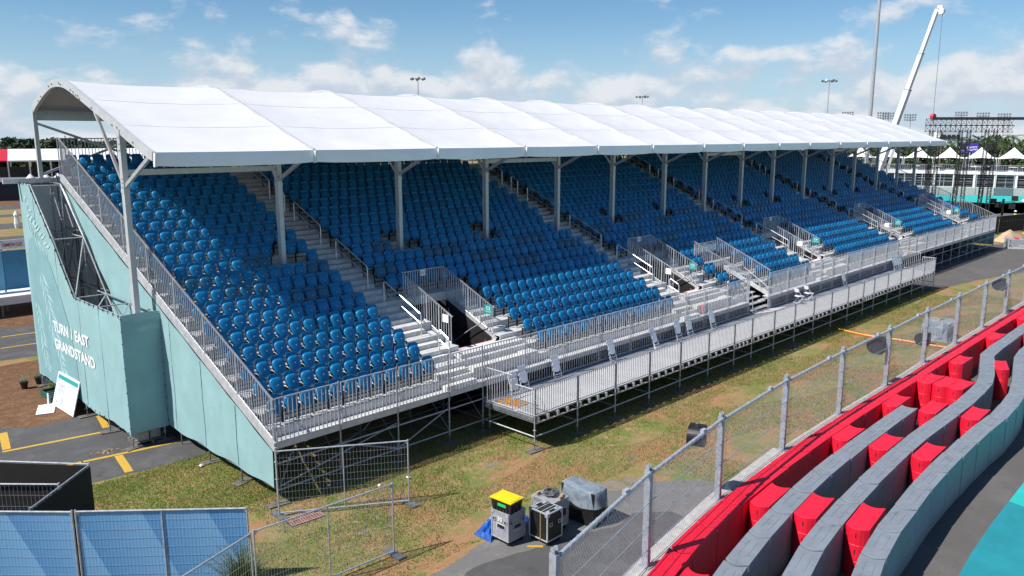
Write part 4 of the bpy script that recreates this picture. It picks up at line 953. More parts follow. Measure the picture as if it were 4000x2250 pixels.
# ================================================================== debris fence on concrete blocks
FP = [(-.9, -10.85), (2.96, -10.02), (6.85, -9.44), (10.98, -9.12), (15.15, -9.02), (19.27, -9.0), (23.5, -8.93), (27.6, -8.92), (31.8, -8.9), (35.9, -8.88), (40, -8.86), (44.1, -8.85), (48.2, -8.84), (52.3, -8.83), (56.4, -8.82)]
FN = thing('debris_fence', 'galvanised circuit debris fence of posts, wire mesh and cables on concrete', 'fence', (2.96, -10.02, 0))
FB, FT = 1.0, 3.14
for i, (x, y) in enumerate(FP):
    mb = MB(); mb.box(x-.05, x+.05, y-.075, y+.075, FB, FT+.02).box(x-.10, x+.10, y-.13, y+.13, FB, FB+.02)
    for s in (-1, 1): mb.box(x+s*.042-.006, x+s*.042+.006, y-.05, y+.05, FT+.0, FT+.10)
    for s in (-1, 1): mb.tube((x+s*.042-.012, y, FT+.10), (x+s*.042+.012, y, FT+.10), .05, 8)
    mb.build('fence_post', 'galv_fence', FN)
for i, ((x0, y0), (x1, y1)) in enumerate(zip(FP[:-1], FP[1:])):
    a = Vector((x0, y0, 0)); b = Vector((x1, y1, 0)); ln = (b-a).length
    Q = lambda t, z, off=0.0: (x0+(x1-x0)*t+off*(y1-y0)/ln, y0+(y1-y0)*t-off*(x1-x0)/ln, z)
    mb = MB(); mb.tube(Q(.03, FT-.05, .03), Q(1, FT-.03, .03), .042, 8)
    mb.box(Q(.72, 0)[0]-.10, Q(.72, 0)[0]+.05, Q(.72, 0)[1]-.06, Q(.72, 0)[1]+.03, FT-.07, FT+.05); mb.build('top_rail', 'galv', FN)
    for z in (1.04, 1.42, 1.95, 2.48):
        c_ = MB(); c_.tube(Q(0, z, .05), Q(1, z, .05), .010, 5); c_.build('fence_cable', 'galv_fence', FN)
    # chain link: zig-zag wires clipped to the bay
    near = i < 7; px_, pz_ = (.078, .14) if near else (.13, .20); wr_ = .0018 if near else .0026
    mm = MB(); H_ = FT-.08-FB-.03; sl = pz_/px_; n = int((ln+H_/sl)/px_)
    for k in range(-int(H_/sl/px_)-1, int(ln/px_)+1):
        u0 = k*px_; 
        for sg in (1, -1):
            s0 = 0.0; s1 = H_
            ua, ub = (u0, u0+H_/sl) if sg > 0 else (u0+H_/sl, u0)
            za, zb = 0.0, H_
            t0, t1 = 0.0, 1.0; du = ub-ua
            if du > 0: t0 = max(t0, -ua/du); t1 = min(t1, (ln-ua)/du)
            else: t0 = max(t0, (ln-ua)/du); t1 = min(t1, -ua/du)
            if t1-t0 < .01: continue
            p = Q((ua+du*t0)/ln, FB+.03+H_*t0, .038); q = Q((ua+du*t1)/ln, FB+.03+H_*t1, .038); mm.tube(p, q, wr_, 3, cap=False)
    mm.build('wire_mesh', 'galv_fence', FN)
    lc = MB(); nn = int(ln/.12)
    pts = []
    for k in range(nn*2+1):
        t = k/(nn*2); pts.append(Q(t, FT-.05+(.055 if k % 2 else -.055), .03+(.045 if (k//2) % 2 else -.03)))
    if i < 7: lc.path(pts, .003, 3); lc.build('lacing_wire', 'alu_bright', FN)
for (x0, y0), (x1, y1) in zip(FP[:-1], FP[1:]):
    for h0, h1 in ((0, .5), (.5, 1)):
        a = Vector((x0+(x1-x0)*h0, y0+(y1-y0)*h0, 0)); b = Vector((x0+(x1-x0)*h1, y0+(y1-y0)*h1, 0)); d = (b-a).normalized(); nn = Vector((-d.y, d.x, 0))
        far = a.x > 9.6
        mb = MB(); A_, B_ = a+d*.012, b-d*.012; w0 = .16; w1 = .26 if not far else .10
        prf = [(-w0-.06, 0), (w1+.10, 0), (w1+.06, .25), (w1, .40), (w1, .99), (-w0, .99), (-w0, .40), (-w0-.04, .25)]
        vs = [(A_+nn*o_)+Vector((0, 0, z+.008)) for o_, z in prf]+[(B_+nn*o_)+Vector((0, 0, z+.008)) for o_, z in prf]; n = len(prf)
        mb.add(vs, [tuple(range(n)), tuple(range(2*n-1, n-1, -1))]+[(k, n+k, n+(k+1) % n, (k+1) % n) for k in range(n)])
        tag(mb.build('concrete_barrier', 'concrete', loc=tuple((a+b)/2)), 'white concrete barrier block carrying the wire debris fence', 'barrier', 'concrete blocks under the fence')
# loudspeakers hung on the fence posts
def speaker(x, y, z, rz, label, s=1.0, group=None):
    t = thing('loudspeaker', label, 'loudspeaker', (x, y, z), rz, group)
    b = MB(); n = 7; arc = [(-.28*s, -.30*s), (-.28*s, .30*s)]+[(.30*s*math.cos(a)-.02, .30*s*math.sin(a)) for a in np.linspace(1.5, -1.5, 16)]
    vs = [(px_, -.24*s, pz_) for px_, pz_ in arc]+[(px_, .24*s, pz_) for px_, pz_ in arc]; n = len(arc)
    b.add(vs, [tuple(range(n)), tuple(range(2*n-1, n-1, -1))]+[(k, n+k, n+(k+1) % n, (k+1) % n) for k in range(n)]); b.build('cabinet', 'black_plastic', t, True)
    g_ = MB(); g_.box(-.30*s, -.285*s, -.21*s, .21*s, -.27*s, .27*s); g_.build('grille', 'dark_slot', t, True)
    k = MB(); k.bar((0, 0, .29*s), (.05, 0, .42*s), .06, .03); k.build('bracket', 'galv_dark', t, True)
    return t
speaker(6.55, -8.95, 2.60, R(200), 'curved black loudspeaker hung behind the fence post by the covered case', .85)
speaker(19.1, -8.62, 2.5, R(95), 'black loudspeaker hung on the fence beside the yellow hose', .95)
sp_ = speaker(30.5, -6.75, .30, R(80), 'black loudspeaker standing on the grass beside the wrapped bundle', 1.0)
speaker(35.75, -8.5, 2.5, R(95), 'black loudspeaker hung high on the fence past the wrapped bundle', .95)
# yellow and red hose on the grass, wrapped bundle
hs = MB(); pts = [(30.70, -2.55), (30.45, -3.4), (30.3, -4.3), (30.42, -5.1), (30.5, -5.8), (30.52, -6.4), (30.53, -7.4), (30.6, -7.9)]
pts = smooth_path(pts, 5); hs.cur = 0
for a, b in zip(pts[:-1], pts[1:]): hs.tube((*a, .045), (*b, .045), .045, 6)
hs.cur = 1
for a, b in zip(pts[:-1], pts[1:]): hs.tube((a[0]-.07, a[1], .03), (b[0]-.07, b[1], .03), .03, 6)
tag(hs.build('hose', ['hose_yellow', 'hose_red'], loc=(30.7, -2.55, 0)), 'yellow and red hose lying across the grass beyond the fence', 'hose')
wbt = thing('wrapped_bundle', 'plastic-wrapped pallet of scaffold parts on the grass beyond the fence', 'bundle', (32.4, -6.9, 0))
c_ = MB()
for k in range(7): c_.box(31.75+.02*k, 33.0-.05*k, -7.4+.15*k, -7.28+.15*k, .12+.1*(k % 3), .62+.06*(k % 4))
c_.build('parts', 'galv_dark', wbt)
c_ = MB(); c_.box(31.8, 32.2, -7.2, -7.1, .9, .96).box(32.4, 32.7, -6.9, -6.6, .88, .95); c_.build('offcut', 'wood', wbt)
f_ = MB(); n = 16; vs = []
for z, s in ((.03, 1.12), (.3, 1.04), (.7, 1.0), (.92, .9), (.97, .3)):
    for k in range(n):
        a = 2*math.pi*k/n; q = s*(1+.06*math.sin(5*a+z*4)); vs.append((32.38+.86*q*math.copysign(abs(math.cos(a))**.6, math.cos(a)), -6.9+.68*q*math.copysign(abs(math.sin(a))**.6, math.sin(a)), z))
f_.add(vs, [(j*n+k, j*n+(k+1) % n, (j+1)*n+(k+1) % n, (j+1)*n+k) for j in range(4) for k in range(n)]); f_.build('plastic_wrap', 'plastic_sheet', wbt)
# ================================================================== flight cases group
def fcase(name, label, x0, x1, y0, y1, h, mat, trim, cast=.13, rz=0.0, group=None):
    cx, cy = (x0+x1)/2, (y0+y1)/2; t = thing(name, label, 'case', (cx, cy, 0), rz, group); hx, hy = (x1-x0)/2, (y1-y0)/2
    b = MB(); b.box(-hx+.012, hx-.012, -hy+.012, hy-.012, cast, h-.004); b.build('body', mat, t, True)
    e = MB(); w_ = .03
    for sx in (-1, 1):
        for sy in (-1, 1):
            e.box(sx*hx-(w_ if sx > 0 else 0), sx*hx+(w_ if sx < 0 else 0), sy*hy-(w_ if sy > 0 else 0), sy*hy+(w_ if sy < 0 else 0), cast-.005, h)
    for z0, z1 in ((cast-.008, cast+.022), (h-.026, h+.004)):
        for sy in (-1, 1): e.box(-hx+.03, hx-.03, sy*hy-(w_ if sy > 0 else 0), sy*hy+(w_ if sy < 0 else 0), z0, z1)
        for sx in (-1, 1): e.box(sx*hx-(w_ if sx > 0 else 0), sx*hx+(w_ if sx < 0 else 0), -hy+.03, hy-.03, z0, z1)
    e.build('edge_trim', trim, t, True)
    for sx in (-1, 1):
        for sy in (-1, 1):
            k = MB(); X_, Y_ = sx*(hx-.07), sy*(hy-.07); k.tube((X_-.018, Y_, .05), (X_+.018, Y_, .05), .05, 10).box(X_-.03, X_+.03, Y_-.03, Y_+.03, .08, cast); k.build('castor', 'black_plastic', t, True)
            c_ = MB(); c_.add([(sx*(hx+.003), sy*(hy-.09), h-.09), (sx*(hx+.003), sy*(hy+.003), h-.09), (sx*(hx-.09), sy*(hy+.003), h-.09), (sx*(hx-.09), sy*(hy-.09), h+.006), (sx*(hx+.003), sy*(hy-.09), h+.006), (sx*(hx+.003), sy*(hy+.003), h+.006), (sx*(hx-.09), sy*(hy+.003), h+.006)], [(0, 1, 5, 4), (1, 2, 6, 5), (3, 4, 5, 6)]); c_.build('corner', 'galv', t, True)
    return t, hx, hy
def latch(t, face, p, z, hx, hy):
    k = MB(); a = .055
    if face == '-x': k.box(-hx-.012, -hx+.0, p-a, p+a, z-.05, z+.05); kk = MB(); kk.box(-hx-.018, -hx-.010, p-.03, p+.03, z-.02, z+.03)
    else: k.box(p-a, p+a, -hy-.012, -hy, z-.05, z+.05); kk = MB(); kk.box(p-.03, p+.03, -hy-.018, -hy-.010, z-.02, z+.03)
    o = k.build('latch', 'galv', t, True); kk.build('latch_handle', 'dark_slot', o, True)
t, hx, hy = fcase('flight_case', 'grey wheeled flight case numbered 30 under the black storage box', 2.76, 3.36, -6.13, -5.53, .85, 'case_grey', 'galv')
for p in (-.2, .2): latch(t, '-x', p, .62, hx, hy); latch(t, '-y', p, .60, hx, hy)
sgn = MB(); put_text(sgn, '30', (-hx-.006, .07, .60), (0, -.155, 0), (0, 0, .115), .02); sgn.build('number_marking', 'white_print', t, True)
for (o0, ux, nx) in (((-hx-.006, .10, .37), (0, -.30, 0), (-1, 0, 0)), ((-.12, -hy-.006, .37), (.27, 0, 0), (0, -1, 0))):
    pl = MB(); o0 = Vector(o0); ux = Vector(ux); uz = Vector((0, 0, .17)); nx = Vector(nx); pl.cur = 0; pl.add([o0, o0+ux, o0+ux+uz, o0+uz], [(0, 1, 2, 3)])
    pl.cur = 1; i0 = o0+ux*.05+uz*.08+nx*.003; pl.add([i0, i0+ux*.9, i0+ux*.9+uz*.84, i0+uz*.84], [(0, 1, 2, 3)]); pl.cur = 2; i1 = o0+ux*.07+uz*.10+nx*.005; pl.add([i1, i1+ux*.86, i1+ux*.86+uz*.34, i1+uz*.34], [(0, 1, 2, 3)])
    pl.cur = 0; squiggle(pl, i1+ux*.05+uz*.06+nx*.003, ux*.74, uz*.22, 11); pl.build('label_plate', ['white_print', 'case_black', 'purple'], t, True)
# storage box with yellow lid
t = thing('storage_box', 'black storage tote with yellow lid standing on the grey case', 'box', (2.98, -5.86, .858), R(4))
b = MB(); pb_ = [(-.20, -.29), (.20, -.29), (.20, .29), (-.20, .29)]; pt_ = [(-.225, -.325), (.225, -.325), (.225, .325), (-.225, .325)]
b.add([(*p, 0) for p in pb_]+[(*p, .30) for p in pt_], [(3, 2, 1, 0), (4, 5, 6, 7)]+[(k, (k+1) % 4, 4+(k+1) % 4, 4+k) for k in range(4)])
for y in (-.2, -.1, .0, .1, .2): b.box(-.222, -.200, y-.012, y+.012, .02, .27)
for x in (-.12, 0, .12): b.box(x-.012, x+.012, -.322, -.29, .02, .27)
b.build('tub', 'case_black', t, True)
b = MB(); b.box(-.245, .245, -.345, .345, .295, .325).box(-.20, .20, -.29, .29, .325, .338)
for sy in (-1, 1): b.box(-.12, .12, sy*.31-.012, sy*.31+.012, .325, .338)
b.build('lid', 'yellow', t, True)
b = MB(); b.box(-.232, -.224, -.16, .10, .15, .22); o = b.build('tape_label', 'green_tape', t, True)
b = MB(); squiggle(b, (-.234, .08, .165), (0, -.22, 0), (0, 0, .04), 9); b.build('lettering', 'sign_teal', o, True)
# black case with trim and lid recess
t, hx, hy = fcase('flight_case', 'black flight case with silver edges and open-topped lid recess', 3.44, 4.0, -6.80, -6.18, .86, 'case_black', 'alu')
for p in (-.16, .16): latch(t, '-y', p, .56, hx, hy)
b = MB(); b.box(-hx-.006, -hx+.004, -.10, -.06, .14, .85); b.build('centre_strip', 'brass', t, True)
b = MB(); b.box(-.20, .18, -.075, .075, .862, .866); b.build('recess', 'dark_slot', t, True)
b = MB(); b.box(-.23, .22, -.10, -.075, .858, .875).box(-.23, .22, .075, .10, .858, .875).box(-.27, .27, -.012-.18, .012-.18, .858, .872); b.build('lid_trim', 'galv', t, True)
for x_, y_ in ((-.18, -.22), (.14, -.22), (-.16, .2), (.16, .2)):
    b = MB(); b.box(x_-.05, x_+.05, y_-.05, y_+.05, .858, .874); b.build('latch', 'galv', t, True)
# grey case with cables
t, hx, hy = fcase('flight_case', 'grey flight case with a coil of grey cable on its lid', 3.98, 4.58, -6.50, -5.76, .86, 'case_grey', 'galv')
for p in (-.2, .2): latch(t, '-x', p, .66, hx, hy)
b = MB(); squiggle(b, (-hx-.006, .25, .79), (0, -.5, 0), (0, 0, .022), 14); squiggle(b, (-hx-.006, .25, .75), (0, -.5, 0), (0, 0, .022), 13); b.build('lettering', 'dark_slot', t, True)
b = MB(); b.box(-.02, .2, -hy-.006, -hy+.0, .40, .58); b.build('label_plate', 'case_black', t, True)
b = MB(); n = 30
for ring_ in range(9):
    rr = .14+.010*(ring_ % 4)+random.uniform(-.01, .01); cx, cy, z = 4.32+random.uniform(-.03, .03), -6.12+random.uniform(-.03, .03), .885+.014*ring_
    b.path([(cx+rr*math.cos(6.283*k/16), cy+rr*1.15*math.sin(6.283*k/16), z+.008*math.sin(k+ring_)) for k in range(17)], .010, 5)
b.path([(4.2, -6.0, .9), (4.05, -5.95, .89), (4.08, -5.83, .88)], .010, 5)
tag(b.build('cable_coil', 'cable', loc=(4.32, -6.12, .87)), 'coil of grey cable lying on the grey flight case lid', 'cable')
for i, (x, y) in enumerate(((4.44, -6.40), (4.32, -6.46), (4.12, -5.86))):
    b = MB(); b.box(x-.06, x+.06, y-.035, y+.035, .868, .94); tag(b.build('wood_block', 'wood', loc=(x, y, .868)), 'small pale timber block beside the cable coil on the case', 'block', 'timber blocks on the case lid')
# plastic-covered black case
t = thing('covered_case', 'black case half covered by a clear plastic sheet on the asphalt', 'case', (5.23, -6.47, 0))
b = MB(); b.box(4.96, 5.50, -7.02, -5.92, .012, .94); b.build('body', 'case_black', t)
n = 24; vs = []; 
def sq(a, hx, hy, s): 
    ca, sa = math.cos(a), math.sin(a); k = 1/max(abs(ca)/hx, abs(sa)/hy); return ca*k*s, sa*k*s
for z, s in ((.965, .0), (.968, .6), (.966, .97), (.95, 1.015), (.78, 1.04), (.62, 1.08), (.50, 1.12)):
    for k in range(n):
        a = 2*math.pi*(k+.5)/n; x, y = sq(a, .285, .565, s); fl = 1+(.04*math.sin(7*a)+.03*math.sin(11*a+1))*max(0, .96-z)*1.6
        drop = .12*math.sin(3*a+.7)*max(0, (.85-z))+(-.36 if (z < .6 and -1.2 < a-6.283 < -.1) else 0)
        vs.append((5.23+x*fl, -6.47+y*fl, z+drop))
b = MB(); b.add(vs, [(j*n+k, j*n+(k+1) % n, (j+1)*n+(k+1) % n, (j+1)*n+k) for j in range(6) for k in range(n)]); b.build('plastic_cover', 'plastic_sheet', t, smooth=True)
# blue tarpaulin heap behind the cases
b = MB(); nx_, ny_ = 20, 12; vs = []
for i in range(nx_+1):
    for j in range(ny_+1):
        u, v = i/nx_, j/ny_; e = (4*u*(1-u)*4*v*(1-v))**.45
        vs.append((2.62+1.55*u, -5.66+.62*v+.10*math.sin(u*7), .014+e*(.26+.10*math.sin(u*13+v*4)+.07*math.sin(u*5-v*17)+random.uniform(-.03, .03))))
b.add(vs, [(i*(ny_+1)+j, (i+1)*(ny_+1)+j, (i+1)*(ny_+1)+j+1, i*(ny_+1)+j+1) for i in range(nx_) for j in range(ny_)])
tag(b.build('tarpaulin', 'tarp_blue', loc=(3.3, -5.4, 0)), 'crumpled blue tarpaulin heaped behind the flight cases', 'tarpaulin')
# ================================================================== temporary fences
def panel(p0, p1, h, label, cat_name='fence_panel', scrim=None, group=None, dv=.075, dh=.19, mid=True, zb=.10, wr_=.0022, mat='galv'):
    a = Vector((*p0, 0)); b = Vector((*p1, 0)); d = (b-a); ln = d.length; d.normalize(); t = thing(cat_name, label, 'fence', tuple(a), 0, group)
    Q = lambda s, z, off=0: (a.x+d.x*s-d.y*off, a.y+d.y*s+d.x*off, z)
    f = MB(); f.tube(Q(0, 0.0), Q(0, h+.04), .021, 8).tube(Q(ln, 0.0), Q(ln, h+.04), .021, 8).tube(Q(0, h), Q(ln, h), .021, 8).tube(Q(0, zb), Q(ln, zb), .021, 8)
    for s, sg in ((0, 1), (ln, -1)): f.add([Q(s, h-.12), Q(s+sg*.12, h), Q(s, h)], [(0, 1, 2)])
    f.build('frame', mat, t)
    if mid: m_ = MB(); m_.tube(Q(ln/2, zb), Q(ln/2, h), .016, 6); m_.build('mid_post', mat, t)
    w_ = MB(); k = int(ln/dv)
    for i in range(1, k): w_.tube(Q(i*ln/k, zb), Q(i*ln/k, h), wr_, 3, cap=False)
    k = int((h-zb)/dh)
    for i in range(1, k): w_.tube(Q(0, zb+i*(h-zb)/k, .004), Q(ln, zb+i*(h-zb)/k, .004), wr_*1.15, 4, cap=False)
    w_.build('wire_infill', mat, t)
    if scrim:
        off, m2, side = scrim; s_ = MB(); nx = 20; nz = 6; vs = []
        for i in range(nx+1):
            for j in range(nz+1): vs.append(Q(.02+(ln-.04)*i/nx, .06+(h-.08)*j/nz, off+.003*math.sin(i*1.7+j)))
        s_.add(vs, [(i*(nz+1)+j, (i+1)*(nz+1)+j, (i+1)*(nz+1)+j+1, i*(nz+1)+j+1) for i in range(nx) for j in range(nz)]); s_.build('scrim', m2, t, smooth=True)
    for s in (0.0, ln):
        bs = MB(); x, y, _ = Q(s, 0); bs.box(x-.11, x+.11, y-.32, y+.32, .012, .05); bs.build('foot', 'galv_dark', t)
    return t
HF = 1.83
panel((-.33, -.62), (2.55, -2.5), HF, 'open wire fence panel with centre post standing at the skirt corner', dv=.09)
panel((-2.83, -4.2), (.60, -4.40), HF, 'open wire fence panel crossing the brown lawn towards the parked cases', dv=.065)
panel((-6.2, -5.45), (-2.93, -4.25), HF, 'open wire fence panel running in front of the blue banded fence', dv=.065)
panel((-5.14, -.57), (-2.42, -3.11), HF, 'blue banded fence panel whose end meets the open wire panels', scrim=(.018, 'scrim_blue', 1), dv=.075, dh=.2, wr_=.0016)
panel((-7.9, 2.3), (-5.20, -.53), HF, 'blue banded fence panel running out beside the black fence corner', scrim=(.018, 'scrim_blue', 1), dv=.075, dh=.2, wr_=.0016)
panel((-6.4, 4.82), (-4.04, 2.0), HF, 'black scrim fence panel at the rear of the black enclosure', scrim=(-.05, 'scrim_black', 1), dv=.1)
panel((-4.06, 1.93), (-5.80, .28), HF, 'black scrim fence panel on the lawn side of the black enclosure', scrim=(.05, 'scrim_black', 1), dv=.1)
panel((-7.3, 3.75), (-4.93, 1.28), HF-.02, 'black scrim fence panel inside the black enclosure', scrim=(.05, 'scrim_black', 1), dv=.1, dh=.25)
b = MB(); b.lathe([(.05, 0), (.055, .16), (.03, .2), (.02, .24)], 8, (-5.2, 2.92, 1.15)); tag(b.build('bottle', 'galv_dark', loc=(-5.2, 2.92, 1.15)), 'small bottle wedged on the black fence post', 'bottle')
# strappy plant at the fence, plants under the stand
def strap_plant(x, y, n, h, label, mat='palm_leaf', z=0.0):
    b = MB()
    for _ in range(n):
        a = random.uniform(0, 6.283); l = h*random.uniform(.6, 1.1); sp = random.uniform(.2, .75); wd = .016; px_, py_ = x+random.gauss(0, .09), y+random.gauss(0, .09); pr = None
        for k in range(5):
            t = k/4; q = Vector((px_+math.cos(a)*sp*l*t*t, py_+math.sin(a)*sp*l*t*t, z+l*(t-.35*sp*t*t))); s = Vector((-math.sin(a), math.cos(a), 0))*wd*(1-t*.85)
            if pr: b.add([pr[0]-pr[1], pr[0]+pr[1], q+s, q-s], [(0, 1, 2, 3)])
            pr = (q, s)
    return tag(b.build('strappy_plant', mat, loc=(x, y, z)), label, 'plant')
strap_plant(-2.8, -3.55, 520, 1.2, 'tall strappy grass clump growing beside the blue fence end')
strap_plant(.45, 1.0, 60, .8, 'weed growing behind the wire panel under the grandstand corner', 'grass_green')
strap_plant(-1.15, 15.6, 40, .5, 'weeds growing by the green trough under the tower', 'grass_green')
# drain grate
t = thing('drain_grate', 'rusty pink storm drain grate set in the lawn', 'drain', (.10, -1.15, 0), R(-6))
b = MB(); b.box(-.48, .46, -.30, .26, .004, .012); b.build('pan', 'dark_slot', t, True)
pm('rust_pink', (.36, .20, .17), .85, 0, .2, 14)
b = MB(); b.box(-.46, .46, -.30, -.25, .012, .035).box(-.46, .46, .20, .25, .012, .035).box(-.46, .46, -.05, .0, .012, .035)
for k in range(13): x = -.46+.073*k; b.box(x, x+.035, -.25, .20, .012, .034)
b.build('bars', 'rust_pink', t, True)
b = MB(); pts = rough([(-.75, -.34), (.52, -.42), (.60, .32), (-.5, .38)], .15, .06); b.add([(x, y, .003) for x, y in pts], [tuple(range(len(pts)))]); b.build('surround', 'dirt_pale', t, True)
# boards and pots by the tower foot

t = thing('sign_board', 'white information board with teal band leaning on the tower banner', 'sign', (-1.5, 12.6, 0))
A_ = Vector((-1.72, 13.70, .0)); B_ = Vector((-1.66, 11.55, .02)); up_ = Vector((.34, 0, 1.22)); nn = (B_-A_).cross(up_).normalized()
if nn.x > 0: nn = -nn
def slab(p, u, v, n, th): mb = MB(); q = [p, p+u, p+u+v, p+v]; mb.add([x-n*th for x in q]+q, [(3, 2, 1, 0), (4, 5, 6, 7), (0, 1, 5, 4), (1, 2, 6, 5), (2, 3, 7, 6), (3, 0, 4, 7)]); return mb
U_ = B_-A_; slab(A_+Vector((0, 0, .012)), U_, up_, nn, .03).build('board', 'white_print', t)
slab(A_+U_*.03+up_*.82+nn*.004, U_*.94, up_*.13, nn, .002).build('band', 'sign_teal', t); slab(A_+U_*.03+up_*.06+nn*.004, U_*.035, up_*.7, nn, .002).build('band', 'teal_dark', t)
pm('print_smear', (.62, .65, .72), .6, 0, .25, 3.0, c2=(.30, .33, .42)); slab(A_+U_*.12+up_*.10+nn*.004, U_*.34, up_*.62, nn, .002).build('printed_picture', 'print_smear', t)
t = thing('fallen_sign', 'white board with a stake lying face down on the mulch', 'sign', (-2.1, 13.15, 0))
b = MB(); b.prism([(-2.16, 13.80), (-1.61, 13.62), (-2.0, 12.54), (-2.54, 12.73)], .012, .045); b.build('board', 'white_print', t)
b = MB(); b.bar((-1.95, 13.35, .045), (-1.9, 13.45, .55), .05, .03); b.build('stake', 'white_print', t)
t = thing('trough', 'dark green slatted trough on the mulch under the tower', 'trough', (-1.2, 14.6, 0))
b = MB(); b.box(-1.7, -.7, 13.9, 13.95, .012, .22).box(-1.7, -1.65, 13.95, 15.2, .012, .22).box(-.75, -.7, 13.95, 15.2, .012, .22).box(-1.7, -.7, 15.2, 15.25, .012, .22); b.build('frame', 'trough_green', t)
for k in range(4): b = MB(); b.box(-1.65, -.75, 14.05+.28*k, 14.15+.28*k, .12, .16); b.build('slat', 'trough_green', t)
for x, y in ((-1.9, 16.6), (-1.3, 16.9)):
    t = thing('plant_pot', 'black plant pot with a small green plant behind the tower foot', 'pot', (x, y, 0), 0, 'pots behind the tower'); b = MB(); b.lathe([(.10, .012), (.15, .26), (.165, .28), (.165, .31), (.14, .31)], 12); b.build('pot', 'black_plastic', t, True)
    b = MB()
    for _ in range(50):
        a = random.uniform(0, 6.28); r_ = random.uniform(.02, .2); z = random.uniform(.3, .55); s = .05; b.add([(r_*math.cos(a), r_*math.sin(a), z), (r_*math.cos(a)+s, r_*math.sin(a), z+.02), (r_*math.cos(a)+s*.5, r_*math.sin(a)+s, z+.03)], [(0, 1, 2)])
    b.build('leaves', 'leaf_b', t, True)
for x, y, s in ((2.62, -1.05, .05), (3.55, -1.2, .06), (1.6, .0, .05), (-.35, 4.0, .06)):
    b = MB(); b.add([(x-s, y-s, .05), (x+s, y-s*.6, .05), (x+s*.8, y+s, .07), (x-s, y+s, .055), (x, y, .11)], [(0, 1, 4), (1, 2, 4), (2, 3, 4), (3, 0, 4), (3, 2, 1, 0)]); tag(b.build('litter', 'white_print', loc=(x, y, .05)), 'scrap of white litter on the grass by the grandstand', 'litter', 'scraps of litter')
# ================================================================== background left
def lerp2(a, b, t): return (a[0]+(b[0]-a[0])*t, a[1]+(b[1]-a[1])*t)
A0, B0 = Vector((32.5, 176.8, 0)), Vector((74.0, 165.2, 0)); dT = (B0-A0).normalized(); nT = Vector((-dT.y, dT.x, 0))
nb = 11; stp = (B0-A0).length/nb
for k in range(nb):
    a = A0+dT*stp*k; b = A0+dT*stp*(k+1); t = thing('event_tent', 'white pitched tent bay in the long row before the distant trees' if k else 'red-roofed tent bay at the end of the long white tent row', 'tent', tuple(a), 0, 'long row of tent bays' if k else None)
    mb = MB(); e0, e1 = a+Vector((0, 0, 5.1)), b+Vector((0, 0, 5.1)); r0, r1 = a+nT*7+Vector((0, 0, 7.4)), b+nT*7+Vector((0, 0, 7.4)); k0, k1 = a+nT*14+Vector((0, 0, 5.1)), b+nT*14+Vector((0, 0, 5.1))
    mb.add([e0, e1, r1, r0, k1, k0], [(0, 1, 2, 3), (3, 2, 4, 5)]); mb.add([e0, e1, e1-Vector((0, 0, .3)), e0-Vector((0, 0, .3))], [(3, 2, 1, 0)]); mb.build('roof', 'tent_red' if k == 0 else 'tent_white', t)
    for p in (a, a+nT*14): q = MB(); q.bar(p, p+Vector((0, 0, 5.1)), .22, .22); q.build('leg', 'alu', t)
    q = MB(); q.bar(a-nT*1.5+Vector((0, 0, 1.6)), b-nT*1.5+Vector((0, 0, 1.6)), .12, .12); q.bar(a-nT*1.5+Vector((0, 0, .9)), b-nT*1.5+Vector((0, 0, .9)), .1, .1); q.bar(a-nT*1.5, a-nT*1.5+Vector((0, 0, 1.7)), .12, .12); q.build('railing', 'galv', t)
    q = MB(); q.add([a+nT*13+Vector((0, 0, 0)), b+nT*13, b+nT*13+Vector((0, 0, 3.4)), a+nT*13+Vector((0, 0, 3.4))], [(0, 1, 2, 3)]); q.build('back_wall', 'cloth_dark', t)
bx_ = MB()
for k in range(16):
    p = A0+dT*random.uniform(1, 40)-nT*random.uniform(4, 20); s = random.uniform(.6, 1.6); bx_.box(p.x-s, p.x+s, p.y-.5, p.y+.5, 0.012, random.uniform(.8, 1.8))
o = stuff(bx_.build('site_clutter', 'cloth_dark')); tag(o, 'dark clutter of barriers and equipment before the far tents', 'equipment')
wl_ = MB(); p = A0-nT*46-dT*30; q = A0-nT*52+dT*22; wl_.bar(p+Vector((0, 0, 1.5)), q+Vector((0, 0, 1.5)), .3, 3.0); tag(wl_.build('dark_hoarding', 'cloth_dark', loc=tuple(p)), 'dark hoarding wall across the field beyond the tower', 'hoarding')
wl_ = MB(); p2 = p-nT*.3+Vector((0, 0, 3.3)); wl_.bar(p2, p2+(q-p)*.86, .5, .6); tag(wl_.build('white_beam', 'tent_white', loc=tuple(p)), 'white edge strip running along the dark hoarding', 'strip')
for x in (-.88, -.33, .10):
    q = MB(); q.lathe([(.15, 0), (.15, .02), (.02, .17)], 14, (x, 16.46, 8.338)); tag(q.build('cone_cap', 'tent_white', loc=(x, 16.46, 8.338)), 'small white cone sitting on the top beam of the banner tower', 'cone', 'white cones on the tower beam')
